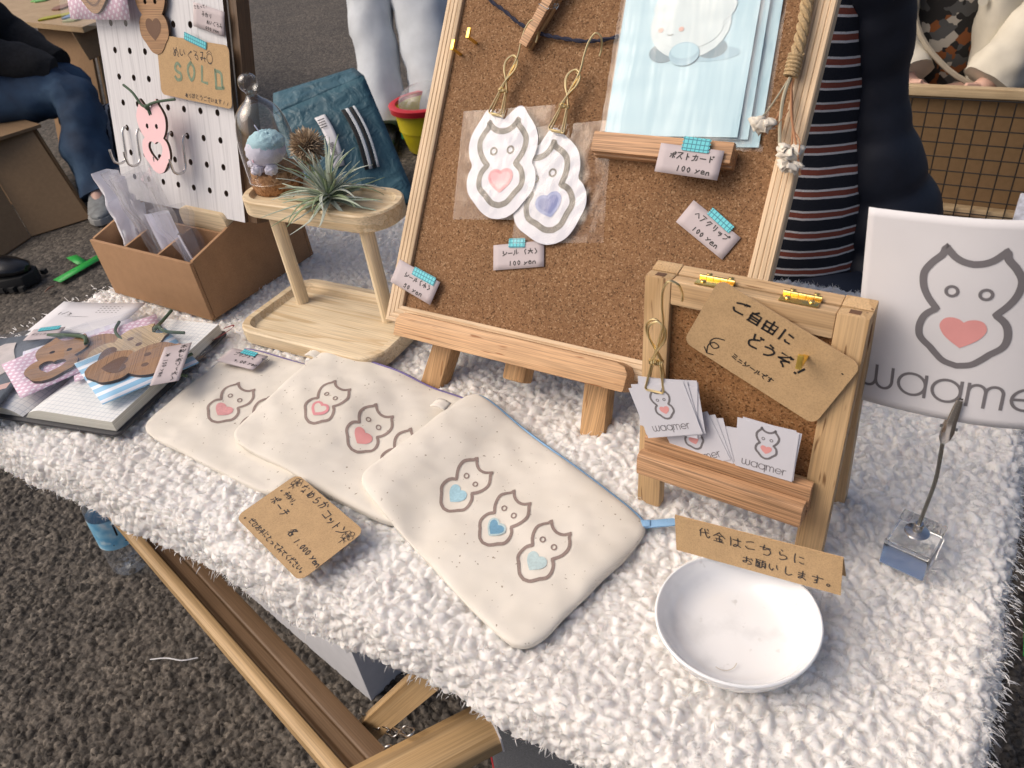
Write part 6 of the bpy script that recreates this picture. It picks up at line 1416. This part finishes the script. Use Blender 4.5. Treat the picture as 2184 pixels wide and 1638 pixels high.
# walker in white trousers
W0 = Vector((-3.1, 3.4, G))
wk1 = [Vector((-3.42, 3.80, .15)), Vector((-3.30, 3.66, -.22)), Vector((-3.17, 3.48, -.52)), Vector((-3.04, 3.30, -.82))]
wk2 = [Vector((-3.28, 3.90, .15)), Vector((-3.07, 3.82, -.22)), Vector((-2.92, 3.64, -.52)), Vector((-2.80, 3.50, -.80))]
wh = Vector((-3.38, 3.92, .45)); wc = Vector((-3.42, 3.95, 1.05)); wnk = Vector((-3.42, 3.95, 1.35)); whd = Vector((-3.42, 3.93, 1.55))
walker = body('person', 'walking person in white straight trousers beyond the teal bag', W0, [[(wh, .16), (wc, .18), (wnk, .07), (whd, .14)], [(wh, .16), (wk1[0], .10), (wk1[1], .08), (wk1[3], .055)], [(wh, .16), (wk2[0], .10), (wk2[1], .08), (wk2[3], .055)], [(wc, .18), (wc + RT * .3, .08), (wc + RT * .36 - UP * .4, .06), (wc + RT * .36 - UP * .75, .045)], [(wc, .18), (wc - RT * .3, .08), (wc - RT * .36 - UP * .4, .06), (wc - RT * .36 - UP * .75, .045)]], skin_m)
cloth_tube('trouser_leg', walker, [wh, *wk1], [.20, .165, .125, .115, .125], white_pants, .022, 7, seed=1); cloth_tube('trouser_leg', walker, [wh, *wk2], [.20, .175, .165, .15, .14], white_pants, .024, 7, seed=4)
cloth_tube('jacket', walker, [wh + UP * .05, wc - UP * .3, wc, wnk - UP * .03], [(.26, .24), (.27, .24), (.28, .22), .09], dark_knit, .02, 5, seed=2)
for s in (-1, 1): cloth_tube('sleeve', walker, [wc + RT * .26 * s + UP * .02, wc + RT * .35 * s - UP * .4, wc + RT * .36 * s - UP * .7], [.11, .095, .08], dark_knit, .015, 6, seed=s)
shoe(walker, (-3.02, 3.28, G + .002), -60, .42, lea, rub); shoe(walker, (-2.78, 3.48, G + .01), -60, .42, lea, rub)
mb = MB(); mb.ball(whd - W0 + UP * .03, (.15, .15, .19), 20, 14); mb.build('hair', hair_m, walker)
# teal shopping bag
teal_m, nt, b = new_mat('teal_woven'); b.inputs['Roughness'].default_value = .45
c = coord(nt); n = N(nt, 'ShaderNodeTexNoise', i_Scale=8.0, i_Detail=3.0); nt.links.new(c, n.inputs[0]); nt.links.new(ramp(nt, n.outputs[0], [(.3, (.030, .085, .115)), (.7, (.05, .125, .16))]), b.inputs['Base Color'])
n2 = N(nt, 'ShaderNodeTexNoise', i_Scale=14.0, i_Detail=3.0, i_Distortion=.6); nt.links.new(c, n2.inputs[0]); bump(nt, b, n2.outputs[0], .6, .02)
tb = empty('tote_bag', T(-2.7, 2.6, G), 'large teal woven tote bag slumped on the asphalt behind the shelf', 'bag')
off = Vector((-2.7, 2.6, G))
def quad(name, p, mat, bulge=.03, n=14, th=.006, seed=0, off=off, par=None):
    a, b_, c_, d = [Vector(q) - off for q in p]; nr = (b_ - a).cross(d - a).normalized()
    def f(s, t):
        q = a.lerp(b_, s).lerp(d.lerp(c_, s), t); return q + nr * (bulge * sin(pi * s) * sin(pi * t) + .012 * noise.noise((s * 4 + seed, t * 4, seed)) * min(1, 8 * min(s, 1 - s, t, 1 - t)))
    mb = MB(); mb.sheet(f, n, n); return mb.build(name, mat, par or tb, solid=th)
BLf, BRf, TRf, TLf = (-2.70, 2.29, G), (-2.36, 2.66, G), (-2.735, 2.885, -.395), (-3.005, 2.505, -.475)
BLb, BRb, TRb, TLb = (-2.90, 2.48, G), (-2.58, 2.86, G), (-2.86, 2.96, -.385), (-3.11, 2.63, -.42)
front = quad('front_panel', (BLf, BRf, TRf, TLf), teal_m, .03, seed=1); quad('back_panel', (BRb, BLb, TLb, TRb), teal_m, .02, seed=2); quad('side_panel', (BRf, BRb, TRb, TRf), teal_m, -.03, seed=3); quad('side_panel', (BLb, BLf, TLf, TLb), teal_m, -.03, seed=4); quad('top_flap', (TLf, TRf, TRb, TLb), teal_m, .01, seed=6)
A_ = [Vector(q) for q in (BLf, BRf, TRf, TLf)]
def onf(s, t, k=.05): 
    q = A_[0].lerp(A_[1], s).lerp(A_[3].lerp(A_[2], s), t); nr = (A_[1] - A_[0]).cross(A_[3] - A_[0]).normalized(); return q + nr * (.034 * sin(pi * s) * sin(pi * t) + k) - off
strap_m = stripes('striped_strap', (.01, .012, .02), (.42, .44, .46), 46, 0, .5)
def strap(name, s0, t0, t1, w, mat, par, lift=.012):
    mb = MB(); mb.sheet(lambda a, b_: onf(s0 + (a - .5) * w + .03 * sin(b_ * 3), t0 + (t1 - t0) * b_, lift + .02 * sin(pi * b_)), 4, 12); return mb.build(name, mat, par, solid=.003)
for k, (s0, w, m) in enumerate(((.66, .040, rub), (.70, .030, white_pants), (.74, .030, rub), (.775, .022, white_pants))): strap('handle_strap', s0, .30, .80, w, m, tb, .012 + k * .0006)
lb = strap('care_label', .42, .38, .82, .11, paper_m, tb, .010)
mb = MB()
for i in range(9): mb.sheet(lambda a, b_, i=i: onf(.40 + .05 * a, .46 + .012 * i + .006 * b_, .034), 1, 1)
for i in range(4): mb.sheet(lambda a, b_, i=i: onf(.385 + .07 * a, .70 + .022 * i + .008 * b_, .034), 1, 1)
mb.build('label_print', ink_m, lb, smooth=False)
# red and yellow tub
tu = empty('toy_tub', T(-2.72, 3.30, G), 'yellow plastic tub with red rim beyond the cork board', 'tub')
yel = plain('yellow_plastic', (.62, .52, .02), .35, var=.04); redp = plain('red_plastic', (.52, .018, .03), .35, var=.04)
mb = MB(); mb.lathe([(.0, 0), (.13, 0), (.14, .01), (.165, .12), (.17, .122), (.18, .24), (.17, .24), (.12, .02)], 28); mb.build('tub_body', yel, tu)
mb = MB(); mb.lathe([(.175, .225), (.20, .225), (.205, .255), (.19, .262), (.168, .26), (.168, .24)], 28); mb.build('rim', redp, tu)
mb = MB(); mb.ball((0, 0, .25), (.15, .15, .10), 20, 12); mb.build('contents', film_h, tu)
mb = MB(); mb.box(-.17, -.14, -.06, .0, .05, .16); mb.build('sticker', plain('green_sticker', (.02, .25, .10), .5), tu, bevel=.004)
# stall holder in the striped knit, seated behind the table
S0 = Vector((-.46, 1.86, G)); sb = Vector((-.46, 1.92, -.44)); sc_ = Vector((-.46, 1.92, .12)); sn = Vector((-.45, 1.78, .42)); shd_ = Vector((-.46, 1.74, .66))
stall = body('person', 'person in rust and white striped navy knit under a dark puffer coat', S0, [[(sb, .15), (sc_, .16), (sn, .065), (shd_, .13)], [(sb, .15), (sb + RT * .10 - FW * .16 - UP * .02, .08), (sb + RT * .10 - FW * .16 - UP * .42, .055)], [(sb, .15), (sb - RT * .14 - FW * .16 - UP * .02, .08), (sb - RT * .14 - FW * .16 - UP * .42, .055)], [(sc_, .16), (sc_ + RT * .14 + UP * .16 + FW * .05, .06), (sc_ + RT * .20 + FW * .06 - UP * .30, .045), (sc_ + RT * .22 + FW * .06 - UP * .55, .04)], [(sc_, .16), (sc_ - RT * .22 + UP * .16, .07), (sc_ - RT * .30 - UP * .16, .05), (sc_ - RT * .22 - FW * .2 - UP * .30, .04)]], skin_m)
cloth_tube('striped_knit', stall, [sb - UP * .30 - FW * .05, sb + UP * .1 - FW * .03, sb + UP * .32, sc_, sc_ + UP * .2, sn], [(.20, .25), (.20, .25), (.19, .245), (.185, .24), (.17, .20), .07], knit_m, .010, 6, seg=40, seed=2)
cb = Vector((-.33, 1.90, 0))
CP = lambda q, z: Vector((-.31, 1.87, z)) + RT * q - FW * .03
cloth_tube('coat_body', stall, [CP(.125, -.80), CP(.125, -.50), CP(.105, -.34), CP(.070, -.20), CP(.040, -.05), CP(.015, .10), CP(-.03, .26), CP(-.06, .45)], [.120, .125, .104, .076, .052, .058, .090, .115], navy_coat, .008, 7, seg=40, seed=6, rings=9, n=10)
cloth_tube('coat_body', stall, [Vector((-.70, 1.66, -.75)), Vector((-.70, 1.66, -.4)), Vector((-.66, 1.68, 0)), Vector((-.58, 1.72, .34))], [(.16, .16), (.16, .15), (.15, .12), (.12, .10)], navy_coat, .016, 6, seed=9, rings=8, n=12)
cloth_tube('skirt', stall, [sb - FW * .04 - UP * .10, sb - UP * .20 - FW * .08, sb - UP * .44 - FW * .06], [(.24, .24), (.33, .31), (.33, .33)], navy_coat, .02, 5, seed=8)
mb = MB(); mb.ball(shd_ - S0 + UP * .02, (.145, .145, .18), 20, 14); mb.build('hair', hair_m, stall)
# wire grid display and the person behind it
gd = empty('wire_grid_display', T(-.12, 3.1, G), 'wood framed black wire grid backed with cardboard on the right', 'display grid')
gxa, gxb, gza, gzb = -.390, .46, .005, .480; ox = .12
fr_m = wood('grid_frame', (.52, .40, .25), (.38, .27, .15), 0, ring=20)
for (x0, x1, z0, z1) in ((gxa - .02, gxb, gzb - .004, gzb + .028), (gxa - .02, gxb, .045, .075)):
    mb = MB(); mb.box(x0 + ox, x1 + ox, -.015, .018, z0, z1); mb.build('frame_rail', fr_m, gd, bevel=.003)
for x in (gxa - .02, gxb):
    mb = MB(); mb.box(x + ox - .012, x + ox + .012, -.016, .019, 0, gzb + .0275); mb.build('frame_stile', fr_m, gd, bevel=.003)
wire_m = plain('black_wire', (.015, .013, .012), .5)
k = 0; x = gxa + .012
while x < gxb: 
    mb = MB(); mb.tube([(x + ox, -.022, .002), (x + ox, -.022, gzb - .012)], .0024, 6); mb.build('wire', wire_m, gd); x += .0535
z = .01
while z < gzb: 
    mb = MB(); mb.tube([(gxa + .01 + ox, -.026, z), (gxb + ox, -.026, z)], .0024, 6); mb.build('wire', wire_m, gd); z += .0515
mb = MB(); mb.box(gxa + ox, gxb + ox, .022, .034, .0, gzb - .002); mb.build('cardboard_back', kraft('grid_cardboard', (.22, .135, .065)), gd, smooth=False)
for lab, x, y, w, h, cc in (('small pink and white packet at the foot of the wire grid', -.20, 3.02, .06, .05, (.62, .35, .42)), ('magenta cloth strip at the foot of the wire grid', -.07, 3.03, .09, .025, (.45, .02, .10)), ('white printed bag leaning on the foot of the wire grid', .14, 3.03, .12, .17, (.50, .52, .60)), ('grey cloth folded at the foot of the wire grid', -.05, 2.98, .22, .03, (.30, .28, .27))):
    mb = MB(); mb.hexa([(-w / 2, -.03, 0), (w / 2, -.03, 0), (w / 2, .03, 0), (-w / 2, .03, 0)], [(-w / 2, .0, h), (w / 2, 0, h * .95), (w / 2, .03, h * .95), (-w / 2, .03, h)])
    tag(mb.build('stall_goods', plain('goods_' + lab[:8], cc, .6, var=.3, vscale=60), M=T(x, y, G), bevel=.008), lab, 'goods')
J0 = Vector((-.15, 3.75, G)); jb = Vector((-.31, 3.72, -.62)); jc = Vector((-.31, 3.66, -.02)); jn = Vector((-.31, 3.62, .28)); jh = Vector((-.31, 3.58, .52))
e1 = Vector((-.56, 3.50, -.24)); h1 = Vector((-.375, 3.30, -.455)); e2 = Vector((.02, 3.46, -.24)); h2 = Vector((-.12, 3.30, -.46))
jack = body('person', 'person in open cream jacket over a patterned knit behind the wire grid', J0, [[(jb, .16), (jc, .17), (jn, .065), (jh, .13)], [(jc, .17), (jc + Vector((-.26, 0, .14)), .08), (e1, .055), (h1, .040), (h1 + Vector((.05, -.03, -.01)), .03)], [(jc, .17), (jc + Vector((.26, 0, .14)), .08), (e2, .055), (h2, .040), (h2 + Vector((-.05, -.03, -.01)), .03)], [(jb, .16), (jb + Vector((-.15, -.3, -.02)), .09), (jb + Vector((-.15, -.3, -.27)), .06)], [(jb, .16), (jb + Vector((.15, -.3, -.02)), .09), (jb + Vector((.15, -.3, -.27)), .06)]], skin_m)
for nm, hp, dx in (('fingers', h1, 1), ('fingers', h2, -1)):
    mb = MB()
    for i in range(4): mb.tube([hp - J0 + Vector((dx * .04, -.02 - .0, .012 - i * .012)), hp - J0 + Vector((dx * (.085 - .006 * abs(i - 1)), -.045, .008 - i * .013)), hp - J0 + Vector((dx * (.11 - .008 * abs(i - 1)), -.035, -.008 - i * .013))], [.0125, .0115, .008], 8)
    mb.tube([hp - J0 + Vector((dx * .02, -.03, .02)), hp - J0 + Vector((dx * .055, -.055, .03))], [.013, .009], 8); mb.build(nm, skin_m, jack)
patt, nt, b = new_mat('patterned_knit'); b.inputs['Roughness'].default_value = .95
c = coord(nt); v = N(nt, 'ShaderNodeTexVoronoi', i_Scale=27.0, distance='MANHATTAN'); nt.links.new(c, v.inputs[0]); s = N(nt, 'ShaderNodeSeparateColor'); nt.links.new(v.outputs['Color'], s.inputs[0])
rr = N(nt, 'ShaderNodeValToRGB'); rr.color_ramp.interpolation = 'CONSTANT'; el = rr.color_ramp.elements; el[0].color = (.015, .014, .014, 1); el[1].position = .45; el[1].color = (.07, .07, .07, 1)
for p, q in ((.65, (.38, .35, .30, 1)), (.8, (.20, .065, .018, 1))): e_ = el.new(p); e_.color = q
nt.links.new(s.outputs[0], rr.inputs[0]); nt.links.new(rr.outputs[0], b.inputs['Base Color'])
cloth_tube('knit_top', jack, [jb - UP * .02, jb.lerp(jc, .5), jc, jn], [(.20, .20), (.20, .21), (.19, .22), .08], patt, .012, 6, seed=2)
for sx in (-1, 1):
    cloth_tube('jacket_front', jack, [Vector((-.31 + sx * .19, 3.53, -.66)), Vector((-.31 + sx * .185, 3.51, -.40)), Vector((-.31 + sx * .175, 3.48, -.12)), Vector((-.31 + sx * .13, 3.50, .22))], [(.07, .105), (.075, .115), (.08, .125), (.06, .09)], cream_jkt, .018, 7, seed=3 + sx)
    el_, hd = (e1, h1) if sx < 0 else (e2, h2)
    cloth_tube('jacket_sleeve', jack, [jc + Vector((sx * .24, -.02, .16)), (jc + Vector((sx * .26, 0, .14))).lerp(el_, .6), el_, el_.lerp(hd, .55), el_.lerp(hd, .92)], [.125, .125, .120, .105, .095], cream_jkt, .022, 8, seed=6 + sx)
mb = MB(); mb.tube(cat_rom([Vector((-.42, 3.40, .2)) - J0, Vector((-.40, 3.33, -.2)) - J0, Vector((-.25, 3.32, -.40)) - J0, Vector((-.05, 3.36, -.5)) - J0]), .010, 6); mb.build('bag_strap', plain('strap_beige', (.38, .33, .25), .8), jack)
mb = MB(); mb.tube([Vector((-.19, 3.385, -.18)) - J0, Vector((-.19, 3.375, -.18)) - J0], .016, 12); mb.build('button', cream_jkt, jack)
mb = MB(); mb.ball(jh - J0 + UP * .02, (.145, .145, .18), 20, 14); mb.build('hair', hair_m, jack)
for sx in (-1, 1):
    cloth_tube('hair_lock', jack, [jh + Vector((sx * .11, -.03, 0)), jn + Vector((sx * .13, -.11, -.05)), jc + Vector((sx * .14, -.2, .02))], [.06, .06, .035], hair_m, .01, 8, seed=sx)

# ------------------------------------------------------------------ to metres
bpy.context.view_layer.update()
SM4 = Matrix.Scale(SCALE, 4)
for o in list(COL.objects):
    if o.parent is None:
        if o.type in ('CAMERA', 'LIGHT'): o.location = o.location * SCALE
        else: o.matrix_world = SM4 @ o.matrix_world
